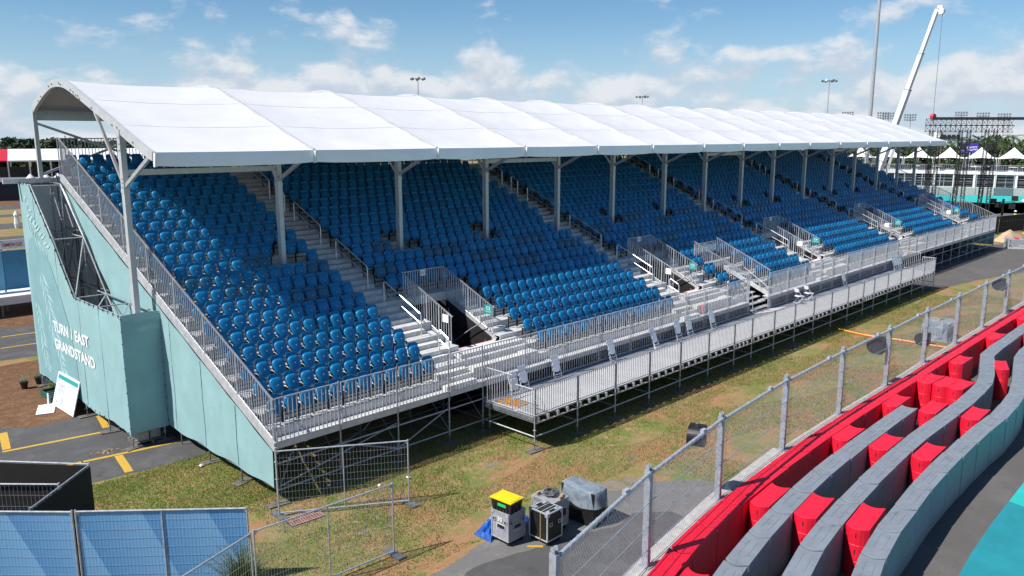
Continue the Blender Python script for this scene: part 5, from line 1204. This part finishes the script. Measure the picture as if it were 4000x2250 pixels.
# blue hoarding with notice
t = thing('blue_hoarding', 'blue site hoarding with a white notice board behind the tower', 'hoarding', (1.5, 33.2, 0))
mb = MB(); mb.box(-1.5, 1.58, 33.30, 33.42, 1.3, 3.55); mb.build('light_panel', 'blue_panel_light', t)
mb = MB(); mb.box(1.60, 6.5, 33.28, 33.40, 1.3, 3.55); mb.build('dark_panel', 'blue_panel', t)
mb = MB(); mb.box(1.52, 4.6, 33.30, 33.36, 3.66, 4.16); nb_ = mb.build('notice_board', 'white_print', t)
mb = MB(); put_text(mb, 'EMERGE', (1.66, 33.29, 3.78), (.98, 0, 0), (0, 0, .20), .015); mb.build('lettering', 'red_txt', nb_)
mb = MB(); put_text(mb, 'DM', (1.55, 33.29, 4.05), (.12, 0, 0), (0, 0, .07)); mb.build('lettering', 'cloth_dark', nb_)
for x in (-1.4, 1.6, 4.5): mb = MB(); mb.box(x-.04, x+.04, 33.45, 33.53, 0, 4.1); mb.build('post', 'galv_dark', t)
mb = MB(); mb.box(-6, 7.5, 31.8, 36.5, 1.0, 1.16); mb.box(-6, 7.5, 31.85, 31.9, .7, 1.0); t2 = thing('white_stage', 'low white sheeted deck in front of the blue hoarding', 'deck', (1, 34, 0)); mb.build('deck', 'tent_white', t2)
for x in (-5, -2, 1, 2.9, 6): q = MB(); q.tube((x, 32.0, 0), (x, 32.0, 1.0), .05, 6); q.build('leg', 'galv_dark', t2)
b = MB(); b.lathe([(.25, 0), (.32, .5), (.22, 1.2), (.30, 1.5), (.1, 1.9)], 8, (14.2, 82, 0)); tag(b.build('wrapped_post', 'tent_white', loc=(14.2, 82, 0)), 'white wrapped post standing on the far lawn lane', 'post')
# ================================================================== trees
def tree(name, label, x, y, h, rx, rz, n, mat, group=None, ls=.5, trunk=None, cat='tree'):
    t = thing(name, label, cat, (x, y, 0), random.uniform(0, 6), group); zc = h-rz
    tr = MB(); tr.tube((0, 0, 0), (0, 0, zc), max(.12, h*.022), 7, max(.06, h*.012))
    for k in range(6):
        a = k*1.05+random.random(); tr.tube((0, 0, zc*random.uniform(.55, .9)), (math.cos(a)*rx*.6, math.sin(a)*rx*.6, zc+rz*random.uniform(-.2, .5)), h*.008, 5, h*.003)
    tr.build('trunk', 'bark', t, True)
    nc = 12; cl = np.stack([rng.normal(0, rx*.42, nc), rng.normal(0, rx*.42, nc), zc+rng.normal(0, rz*.40, nc)], 1)
    P_ = cl[rng.integers(0, nc, n)]+rng.normal(0, 1, (n, 3))*np.array([rx*.24, rx*.24, rz*.24]); P_[:, 2] = np.clip(P_[:, 2], h*.14, h)
    u = rng.normal(0, 1, (n, 3)); u /= np.linalg.norm(u, axis=1)[:, None]; v = np.cross(u, rng.normal(0, 1, (n, 3))); v /= np.linalg.norm(v, axis=1)[:, None]; s = rng.uniform(.5, 1, (n, 1))*ls
    V = np.stack([P_-u*s, P_+v*s*.6, P_+u*s, P_-v*s*.6], 1).reshape(-1, 3); me = npmesh('crown', V, np.arange(4*n).reshape(-1, 4), mat); newobj('crown', me, t); return t
for k in range(48):
    t_ = k/47; x = 8+112*t_+random.uniform(-3, 3); y = 262-46*t_+random.uniform(-4, 8)
    h = random.uniform(7.6, 9.3); tree('broadleaf_tree', 'dark green broadleaf tree in the wood line behind the far tents', x, y, h, random.uniform(4.5, 6.5), h*.46, 1000, 'leaf_far', 'trees of the far wood line', 1.15)
t = thing('pine_tree', 'tall narrow pine rising above the far wood line', 'tree', (64.5, 232, 0)); q = MB(); q.tube((0, 0, 0), (0, 0, 10.6), .22, 6, .04); q.build('trunk', 'bark', t, True)
q = MB()
for k in range(12):
    z = 5.4+.42*k
    for j in range(7): a = j*.9+k*.5; l = 1.5*(1-k/13); q.add([(0, 0, z+.15), (math.cos(a)*l, math.sin(a)*l, z+.1), (math.cos(a+.35)*l*.8, math.sin(a+.35)*l*.8, z-.15)], [(0, 1, 2)])
q.build('crown', 'leaf_far', t, True)
def palm(x, y, h, label, group='palms behind the white tents', n=15):
    t = thing('palm_tree', label, 'palm', (x, y, 0), random.uniform(0, 6), group); q = MB(); bx0 = random.uniform(-.4, .4); q.tube((0, 0, 0), (bx0, 0, h), .20, 7, .13); q.build('trunk', 'bark', t, True)
    f = MB()
    for k in range(n):
        a = 6.283*k/n+random.uniform(-.2, .2); el = random.uniform(-.15, 1.1); L_ = random.uniform(2.2, 3.1); pr = None
        for j in range(7):
            s = j/6; r_ = L_*s; p = Vector((bx0+math.cos(a)*r_*math.cos(el*(1-s)), math.sin(a)*r_*math.cos(el*(1-s)), h+L_*(math.sin(el)*s-.75*s*s)))
            if pr is not None:
                d = (p-pr).normalized(); sd = d.cross(Vector((0, 0, 1))).normalized()
                for sg in (-1, 1):
                    for m_ in (.2, .7): c0 = pr.lerp(p, m_); ll = .75*(1-abs(s-.45)); f.add([c0-d*.07, c0+d*.07, c0+sd*sg*ll+d*.3-Vector((0, 0, .28*ll))], [(0, 1, 2)])
            pr = p
    f.build('crown', 'palm_leaf', t, True); return t
# ================================================================== background right
# service building with upper deck and tents
F0, F1 = Vector((136.0, 58, 0)), Vector((157, -14, 0)); dB = (F1-F0).normalized(); nB = Vector((-dB.y, dB.x, 0)); 
if nB.x < 0: nB = -nB
LB = (F1-F0).length; Z_ = lambda z: Vector((0, 0, z))
BD = thing('deck_building', 'white two-level hospitality building with dark bays and a railed deck', 'building', tuple(F0))
q = MB(); q.bar(F0+nB*6+Z_(3.55), F1+nB*6+Z_(3.55), 12.4, .5); q.build('deck_slab', 'white_paint', BD)
q = MB(); q.bar(F0+nB*.1+Z_(.55), F1+nB*.1+Z_(.55), .3, 1.1); q.build('plinth', 'white_paint', BD)
q = MB(); q.bar(F0+nB*2.0+Z_(2), F1+nB*2.0+Z_(2), .2, 3.0); q.build('back_wall', 'cloth_dark', BD)
nbay = int(LB/3.1)
for k in range(nbay+1):
    p = F0+dB*(LB*k/nbay); q = MB(); q.bar(p+nB*.05, p+nB*.05+Z_(3.3), .34, .34); q.build('column', 'white_paint', BD)
    if k < nbay:
        c_ = F0+dB*(LB*(k+.5)/nbay); w_ = MB()
        w_.bar(c_+nB*.35+Z_(1.1), c_+nB*.35+Z_(3.3), LB/nbay-.4, .06, (nB.x, nB.y, 0)); o = w_.build('bay_window', 'glass_dark', BD)
        f_ = MB(); f_.bar(c_-dB*1.3+nB*.28+Z_(2.0), c_+dB*1.3+nB*.28+Z_(2.0), .05, .06).bar(c_-dB*1.3+nB*.28+Z_(2.6), c_+dB*1.3+nB*.28+Z_(2.6), .05, .06).bar(c_+nB*.27+Z_(1.1), c_+nB*.27+Z_(3.3), .07, .07); f_.build('frame', 'galv', o)
    if k < nbay:
        g_ = MB(); a = p+nB*.3; b = p+dB*(LB/nbay)+nB*.3; g_.bar(a+Z_(4.9), b+Z_(4.9), .06, .06).bar(a+Z_(4.0), b+Z_(4.0), .05, .05)
        for j in range(9): g_.bar(a.lerp(b, j/9)+Z_(3.8), a.lerp(b, j/9)+Z_(4.9), .025, .025)
        g_.bar(a+Z_(3.8), a+Z_(4.95), .08, .08); g_.build('deck_railing', 'galv', BD)
fur = MB()
for k in range(70):
    p = F0+dB*random.uniform(2, LB-2)+nB*random.uniform(1.2, 5); s = random.uniform(.3, .8); fur.box(p.x-s, p.x+s, p.y-s, p.y+s, 3.82, 3.82+random.choice((.45, .75, .9)))
o = stuff(fur.build('deck_furniture', 'cloth_dark', BD))
fur = MB()
for k in range(26):
    p = F0+dB*random.uniform(2, LB-2)+nB*random.uniform(1.0, 3); s = random.uniform(.3, .7); fur.box(p.x-s, p.x+s, p.y-s, p.y+s, 4.55, 4.62)
stuff(fur.build('deck_tables', 'white_paint', BD))
T0, T1 = Vector((148.4, 42.7, 0)), Vector((155.9, 18.6, 0)); dd = (T1-T0)/5
for k in range(-2, 9):
    c_ = T0+dd*k; t = thing('pagoda_tent', 'white pagoda tent on the railed deck of the hospitality building', 'tent', (c_.x, c_.y, 3.8), math.atan2(dd.y, dd.x), 'pagoda tents on the deck')
    w_ = dd.length/2-.08; ns_ = 6; q = MB(); vs = []
    for j in range(ns_+1):
        s = 1-j/ns_; z = 2.05+2.05*(j/ns_)**1.35
        for (sx, sy) in ((-1, -1), (0, -1), (1, -1), (1, 0), (1, 1), (0, 1), (-1, 1), (-1, 0)): vs.append((sx*w_*s, sy*w_*s, z+(.22*(1-j/ns_) if (sx == 0 or sy == 0) and j == 0 else 0)))
    q.add(vs, [(j*8+i, j*8+(i+1) % 8, (j+1)*8+(i+1) % 8, (j+1)*8+i) for j in range(ns_) for i in range(8)]); q.build('roof', 'tent_white', t, True)
    for sx in (-1, 1):
        for sy in (-1, 1): q = MB(); q.tube((sx*(w_-.05), sy*(w_-.05), .0), (sx*(w_-.05), sy*(w_-.05), 2.05), .05, 5); q.build('leg', 'alu', t, True)
# greenery on and behind the deck
for k in range(20):
    t_ = k/19; p = Vector((153, 52, 0)).lerp(Vector((168, 2, 0)), t_); tree('hedge_shrub', 'olive green shrub behind the pagoda tents', p.x+random.uniform(-1, 3), p.y, random.uniform(5.6, 7.2), 2.2, 2.6, 260, 'leaf_b', 'shrubs behind the tents', .45, cat='shrub')
for k, (x, y, h) in enumerate(((158, 31.5, 8.6), (160, 28.0, 9.2), (161, 24.5, 9.3), (162, 22.0, 8.9), (163, 20.6, 9.5), (163.5, 18.0, 9.0), (164, 15.4, 9.6), (165, 12, 9.0), (157, 35, 8.5), (159.5, 26, 8.8))):
    palm(x, y, h, 'green palm behind the pagoda tents and the black truss towers')
for k in range(16):
    t_ = k/15; p = Vector((195, 70, 0)).lerp(Vector((215, 8, 0)), t_); h = random.uniform(8.6, 10.4); tree('broadleaf_tree', 'dark green tree beyond the palms and pagoda tents', p.x+random.uniform(-4, 4), p.y, h, random.uniform(3.5, 5), h*.42, 420, 'leaf_a', 'trees beyond the palms', .8)
for k in range(26):
    t_ = k/25; p = Vector((120, 290, 0)).lerp(Vector((420, 120, 0)), t_); h = random.uniform(7.5, 9.0); tree('broadleaf_tree', 'hazy green tree on the skyline behind the roof', p.x, p.y, h, 7, h*.45, 500, 'leaf_far', 'skyline trees', 1.4)
# purple and navy signs
def wall_sign(name, label, c, w_, h_, mat, txt, tm):
    t = thing(name, label, 'sign', tuple(c)); d = Vector((dd.x, dd.y, 0)).normalized(); nrm = Vector((-d.y, d.x, 0))
    if nrm.x > 0: nrm = -nrm
    q = MB(); o = Vector(c)-d*w_/2; q.bar(Vector(c)+nrm*-.1, Vector(c)+nrm*-.1+Z_(h_), w_, .12, tuple(nrm)); q.build('panel', mat, t)
    q = MB()
    for (a, b, l, hh, n_) in txt: squiggle(q, o+d*(a*w_)+Z_(b*h_)+nrm*.02, d*(l*w_), Z_(hh*h_), n_)
    q.build('lettering', tm, t); q = MB(); q.tube((c[0], c[1], 0), tuple(Vector(c)), .12, 6); q.build('post', 'galv', t)
wall_sign('billboard', 'purple billboard with white lettering above the pagoda tents', (155.4, 25.6, 6.9), 2.8, 1.75, 'purple', ((.12, .45, .8, .2, 9), (.04, .2, .92, .2, 11)), 'white_print')
wall_sign('billboard', 'navy banner with a white emblem among the palms', (159.0, 13.4, 7.0), 1.5, 1.6, 'purple', ((.3, .4, .4, .35, 2), (.2, .15, .6, .14, 5)), 'white_print')
# grey concrete wall and catch fence at the far track edge
W0, W1 = Vector((133.5, 38, 0)), Vector((150.5, 3, 0)); dW = (W1-W0); nseg = 14
CW = thing('track_wall', 'long grey concrete wall with catch fence beyond the far teal runoff', 'wall', tuple(W0))
for k in range(nseg):
    a = W0+dW*(k/nseg); b = W0+dW*((k+1)/nseg-.002); q = MB(); q.bar(a+Z_(.65), b+Z_(.65), .5, 1.28); q.build('wall_block', 'galv_dark' if k % 5 == 3 else 'concrete', CW)
    q = MB(); q.bar(a+Z_(1.3), a+Z_(3.6), .09, .09); q.build('fence_post', 'galv', CW)
    q = MB()
    for z in (1.6, 2.0, 2.4, 2.8, 3.2, 3.6): q.bar(a+Z_(z), b+Z_(z), .025, .025)
    q.build('fence_cable', 'galv', CW)
# black fence, worker, lights, sand, crate at the right end of the stand
BF = [(66, 5.6), (74, 4.4), (79, 3.6), (83.0, 2.74), (88, 1.5), (93, .2), (100, -1.7)]
for k, (a, b) in enumerate(zip(BF[:-1], BF[1:])):
    panel(a, b, 1.85, 'black scrim site fence beyond the far end of the grandstand', 'black_fence', (.06, 'scrim_black', 1), 'black site fence beyond the stand', dv=.5, dh=.5, mid=False)
t = thing('person', 'worker in a hard hat and yellow-green vest walking behind the black fence', 'person', (91.7, 3.3, 0), R(20))
def person(t):
    me = bpy.data.meshes.new('body'); J = {'pel': (0, 0, .95), 'che': (.02, 0, 1.30), 'nek': (.03, 0, 1.48), 'hed': (.06, 0, 1.66), 'hl': (0, .1, .9), 'kl': (.12, .1, .5), 'fl': (.0, .1, .06), 'tl': (.16, .1, .04), 'hr': (0, -.1, .9), 'kr': (.02, -.1, .5), 'fr': (-.18, -.1, .08), 'tr': (-.04, -.1, .04), 'sl': (.02, .2, 1.42), 'el': (-.08, .25, 1.15), 'wl': (.08, .24, .95), 'sr': (.02, -.2, 1.42), 'er': (.08, -.26, 1.16), 'wr': (.3, -.22, 1.1)}
    nm = list(J); E = [('pel', 'che'), ('che', 'nek'), ('nek', 'hed'), ('pel', 'hl'), ('hl', 'kl'), ('kl', 'fl'), ('fl', 'tl'), ('pel', 'hr'), ('hr', 'kr'), ('kr', 'fr'), ('fr', 'tr'), ('che', 'sl'), ('sl', 'el'), ('el', 'wl'), ('che', 'sr'), ('sr', 'er'), ('er', 'wr')]
    me.from_pydata([J[n] for n in nm], [(nm.index(a), nm.index(b)) for a, b in E], []); o = newobj('body', me, t); md = o.modifiers.new('s', 'SKIN'); rad = {'pel': .15, 'che': .16, 'nek': .06, 'hed': .10, 'hl': .095, 'kl': .06, 'fl': .045, 'tl': .04, 'hr': .095, 'kr': .06, 'fr': .045, 'tr': .04, 'sl': .07, 'el': .05, 'wl': .04, 'sr': .07, 'er': .05, 'wr': .04}
    for i, n in enumerate(nm): me.skin_vertices[0].data[i].radius = (rad[n], rad[n]); me.skin_vertices[0].data[i].use_root = (n == 'pel')
    s2 = o.modifiers.new('d', 'SUBSURF'); s2.levels = 1; s2.render_levels = 1; me.materials.append(M['cloth_dark']); return o
person(t)
q = MB(); q.lathe([(.19, 1.02), (.20, 1.2), (.215, 1.38), (.14, 1.46)], 10, (.02, 0, 0)); q.build('vest', 'hivis', t, True)
q = MB(); q.lathe([(.17, 1.70), (.13, 1.71), (.12, 1.77), (.06, 1.82)], 10, (.06, 0, 0)); q.build('hard_hat', 'white_paint', t, True)
t = thing('work_light', 'black work lights on a mast behind the black fence', 'light', (93.5, 5.0, 0)); q = MB(); q.tube((0, 0, 0), (0, 0, 2.9), .12, 6).bar((-.3, 1.0, 2.5), (.3, -1.1, 2.6), .08, .08); q.build('mast', 'truss_black', t, True)
for y, z in ((1.0, 2.6), (.5, 2.2), (-1.1, 3.0), (-.9, 2.1)): q = MB(); q.bar((0, y-.3, z), (0, y+.3, z), .3, .55); q.build('lamp', 'truss_black', t, True)
t = thing('umbrella_tent', 'small white canopy over a blue kiosk behind the black fence', 'tent', (100.5, 2.6, 0)); q = MB(); q.lathe([(2.2, 2.3), (2.0, 2.5), (.8, 3.0), (.05, 3.2)], 8); q.build('roof', 'tent_white', t, True); q = MB(); q.box(-1.4, 1.4, -1.4, 1.4, 0, 2.2); q.build('kiosk', 'blue_panel', t, True)
q = MB(); n = 18
vs = [(79.2, .85, .95)]
for j, (s, z) in enumerate(((.45, .55), (.8, .2), (1.0, .005))):
    for k in range(n): a = 6.283*k/n; r_ = s*random.uniform(.85, 1.15); vs.append((79+3.4*r_*math.cos(a), .9+1.1*r_*math.sin(a), z))
q.add(vs, [(0, 1+k, 1+(k+1) % n) for k in range(n)]+[(1+j*n+k, 1+(j+1)*n+k, 1+(j+1)*n+(k+1) % n, 1+j*n+(k+1) % n) for j in range(2) for k in range(n)]); tag(q.build('sand_heap', 'sand', loc=(79, .9, 0)), 'heap of pale sand between the road and the black fence', 'sand')
q = MB(); q.prism(rough([(84.5, .4), (88, -.4), (87.5, .5), (85, 1.0)], .4, .1), .004, .10); tag(q.build('yellow_sheet', 'yellow', loc=(86, .4, 0)), 'yellow sheet lying on the grass by the black fence', 'sheet')
t = thing('equipment_crate', 'grey steel framed equipment crate on the road past the grandstand', 'crate', (72.5, -2.3, 0), R(-62.5))
q = MB(); q.box(-1.8, 2.8, -.6, .6, .06, .85); q.build('body', 'case_grey', t, True); q = MB()
for x in (-1.85, 2.85):
    for y in (-.65, .65): q.bar((x, y, .012), (x, y, 1.0), .08, .08)
for y in (-.65, .65): q.bar((-1.85, y, .10), (2.85, y, .10), .1, .14).bar((-1.85, y, .5), (-1.3, y, .10), .05, .05)
q.build('frame', 'alu', t, True); q = MB(); q.box(-1.2, -1.0, -.3, .3, .853, .98); q.build('red_fitting', 'hook_red', t, True); q = MB(); q.box(-.5, 2.6, -.4, .4, .853, .93); q.build('tray', 'wood_grey', t, True)
q = MB(); squiggle(q, (-1.0, -.605, .3), (1.3, 0, 0), (0, 0, .12), 9); squiggle(q, (.6, -.605, .5), (.6, 0, 0), (0, 0, .1), 5); q.build('lettering', 'white_print', t, True)
for k, (x, y) in enumerate(((86, 6.2), (87.5, 5.4))):
    q = MB()
    for j in range(5): q.box(x-.6, x+.6, y-.5, y+.5, .012+.16*j*1.3, .10+.16*j*1.3)
    tag(q.build('timber_stack', 'orange', loc=(x, y, 0)), 'stack of orange-brown timber behind the black fence', 'timber', 'timber stacks behind the black fence')
# truss towers and header truss
def truss(mb, a, b, w_, r_, n):
    a = Vector(a); b = Vector(b); d = (b-a).normalized(); s = d.orthogonal().normalized() if abs(d.z) < .9 else Vector((1, 0, 0)); u = d.cross(s).normalized(); s = u.cross(d)
    C_ = [(s+u)*w_/2, (s-u)*w_/2, (-s-u)*w_/2, (-s+u)*w_/2]
    for c_ in C_: mb.tube(a+c_, b+c_, r_, 4)
    for k in range(n):
        p = a.lerp(b, k/n); q = a.lerp(b, (k+1)/n)
        for i in range(4): mb.tube(p+C_[i], q+C_[(i+1) % 4], r_*.7, 3, cap=False); mb.tube(p+C_[i], p+C_[(i+1) % 4], r_*.7, 3, cap=False)
tt = [(89.4, 11.6), (90.3, 8.8), (91.0, 6.35)]
SR = thing('truss_rig', 'black scaffold truss rig with header beam standing beyond the grandstand', 'truss', (90.3, 8.8, 0))
for x, y in tt:
    q = MB(); truss(q, (x, y-.42, 0), (x, y-.42, 10.6), .34, .03, 18); truss(q, (x, y+.42, 0), (x, y+.42, 10.6), .34, .03, 18); q.build('tower', 'truss_black', SR)
    q = MB(); truss(q, (x+2.5, y+1.2, 0), (x, y+.2, 6.8), .35, .03, 10); q.build('raker', 'truss_black', SR)
    q = MB(); q.bar((x, y-.3, 8.7), (x, y+.3, 8.7), .5, .7); q.build('motor', 'truss_black', SR)
q = MB(); truss(q, (89.1, 12.6, 11.1), (91.7, 4.4, 11.0), 1.0, .035, 17); q.build('header_truss', 'truss_black', SR)
q = MB(); q.bar((89.2, 12.0, 11.85), (92.0, 3.2, 11.75), .5, .30); q.build('roof_beam', 'truss_black', SR)
q = MB(); q.bar((89.2, 12.06, 11.85), (89.22, 11.95, 11.85), .55, .36); q.build('beam_cap', 'hook_red', SR)
# crane
t = thing('mobile_crane', 'white telescopic crane boom with red hook ball against the sky', 'crane', (102.6, 22.6, 0))
B0_, B1_ = Vector((102.55, 22.9, 3.2)), Vector((104.5, 17.35, 26.0)); segs = ((0, .36, .86), (.34, .56, .70), (.54, .76, .56), (.74, 1.0, .45))
for a, b, w_ in segs:
    q = MB(); p0, p1 = B0_.lerp(B1_, a), B0_.lerp(B1_, b); q.bar(p0, p1, w_*.8, w_, (.3, .9, .2)); o = q.build('boom_section', 'crane_white', t)
    q = MB(); q.bar(B0_.lerp(B1_, b-.006), B0_.lerp(B1_, b), w_*.92, w_*1.12, (.3, .9, .2)); q.build('collar', 'galv', o)
q = MB(); q.bar((104.5, 17.4, 25.9), (104.6, 16.8, 25.9), .5, .8).tube((104.35, 16.9, 25.6), (104.85, 16.9, 25.6), .42, 10); q.build('boom_head', 'crane_white', t)
q = MB(); q.tube((104.62, 16.75, 25.4), (104.63, 16.72, 12.8), .035, 4); q.build('hoist_rope', 'galv_dark', t)
q = MB(); q.lathe([(.05, -.42), (.3, -.3), (.42, 0), (.3, .3), (.05, .42)], 12, (104.63, 16.72, 12.4)); q.build('hook_ball', 'hook_red', t, smooth=True)
q = MB(); q.bar((104.63, 16.72, 12.0), (104.63, 16.72, 11.1), .2, .3); q.build('hook', 'galv', t)
q = MB(); q.bar((102.7, 21.6, 4.0), B0_.lerp(B1_, .30)-Vector((0, .9, .3)), .35, .35); q.build('ram', 'alu', t)
q = MB(); q.box(100.5, 105, 21.0, 26, .9, 3.0).box(99, 106, 21.5, 23.5, .5, 1.4); q.build('carrier', 'crane_white', t)
for x in (99.8, 101.5, 103.4, 105.2):
    for y in (21.4, 23.6): q = MB(); q.tube((x, y-.2, .55), (x, y+.2, .55), .55, 12); q.build('wheel', 'black_plastic', t)
# masts and floodlights
q = MB(); q.tube((92.85, 20.3, 0), (92.85, 20.3, 42), .26, 10, .16); tag(q.build('flag_mast', 'galv', loc=(92.85, 20.3, 0)), 'very tall plain grey mast rising past the crane', 'mast')
for nm, (x, y, h), lb in (('a', (90.45, 105.72, 21.0), 'slim light mast with round lamp cluster above the middle of the roof'), ('b', (152.8, 97.4, 19.4), 'short light mast with lamp cluster peeking over the right of the roof'), ('c', (155.2, 52.75, 21.1), 'light mast with round lamp cluster left of the tall plain mast')):
    t = thing('light_mast', lb, 'light mast', (x, y, 0)); q = MB(); q.tube((0, 0, 0), (0, 0, h), .16, 6, .09); q.build('mast', 'galv', t, True); q = MB(); q.lathe([(.5, h-.1), (.55, h), (.2, h+.12)], 8)
    q.build('hub', 'galv', t, True)
    for k in range(6): a = k*1.047; q = MB(); q.tube((.3*math.cos(a), .3*math.sin(a), h-.05), (1.3*math.cos(a), 1.3*math.sin(a), h-.15), .05, 4).tube((1.1*math.cos(a), 1.1*math.sin(a), h-.22), (1.5*math.cos(a), 1.5*math.sin(a), h-.02), .22, 6, .26); q.build('lamp', 'galv_dark', t, True)
for k, (x, y, h) in enumerate(((295.7, 105.6, 18.3), (300, 94.3, 18.0), (300.6, 92.7, 17.8), (303, 85.8, 17.2), (307.8, 70.3, 17.8), (309.5, 63.8, 17.4), (311, 57.6, 17.0))):
    t = thing('floodlight_tower', 'distant sports floodlight tower with stacked lamp rows', 'floodlight', (x, y, 0), math.atan2(y+18.8, x+10), 'distant floodlight towers'); q = MB(); q.tube((0, 0, 0), (0, 0, h), .22, 5, .14); q.build('mast', 'galv', t, True)
    for j in range(3):
        q = MB(); q.bar((0, -2.0+.25*j, h-.9*j), (0, 2.0-.25*j, h-.9*j), .12, .12)
        for i in range(5): q.box(-.3, .1, -1.8+.85*i, -1.25+.85*i, h-.9*j+.02, h-.9*j+.55)
        q.build('lamp_row', 'galv_dark', t, True)
t = thing('far_building', 'pale distant office building behind the truss rig', 'building', (278, 66, 0)); q = MB(); q.bar((276.8, 69.3, 8.5), (279.0, 62, 8.5), 6, 6.6); q.build('wall', 'far_city', t); q = MB(); q.bar((276.0, 69.0, 9.8), (276.6, 67.2, 9.8), 6.2, 4.0); q.build('wing', 'white_paint', t)
for j in range(5):
    p = Vector((273.85+.42*j, 67.0-1.2*j, 9.6)); q = MB(); q.bar(p, p+Vector((.3, -.9, 0)), .3, 1.4); q.build('window', 'glass_dark', t)
t = thing('stadium_rim', 'long low pale building on the skyline beyond the palms', 'building', (300, 50, 0)); q = MB(); q.bar((298, 62, 4.2), (318, 10, 4.2), 8, 7.6); q.build('wall', 'far_city', t)
for j in range(14):
    p = Vector((293.6+1.42*j, 61-3.7*j, 5.6)); q = MB(); q.bar(p, p+Vector((.95, -2.5, 0)), .3, 1.0); q.build('window', 'glass_dark', t)
q = MB(); q.bar((270, 90, 2.0), (330, -80, 2.0), 20, 4); tag(q.build('far_wall', 'far_city', loc=(300, 0, 0)), 'hazy low wall along the far horizon', 'wall')
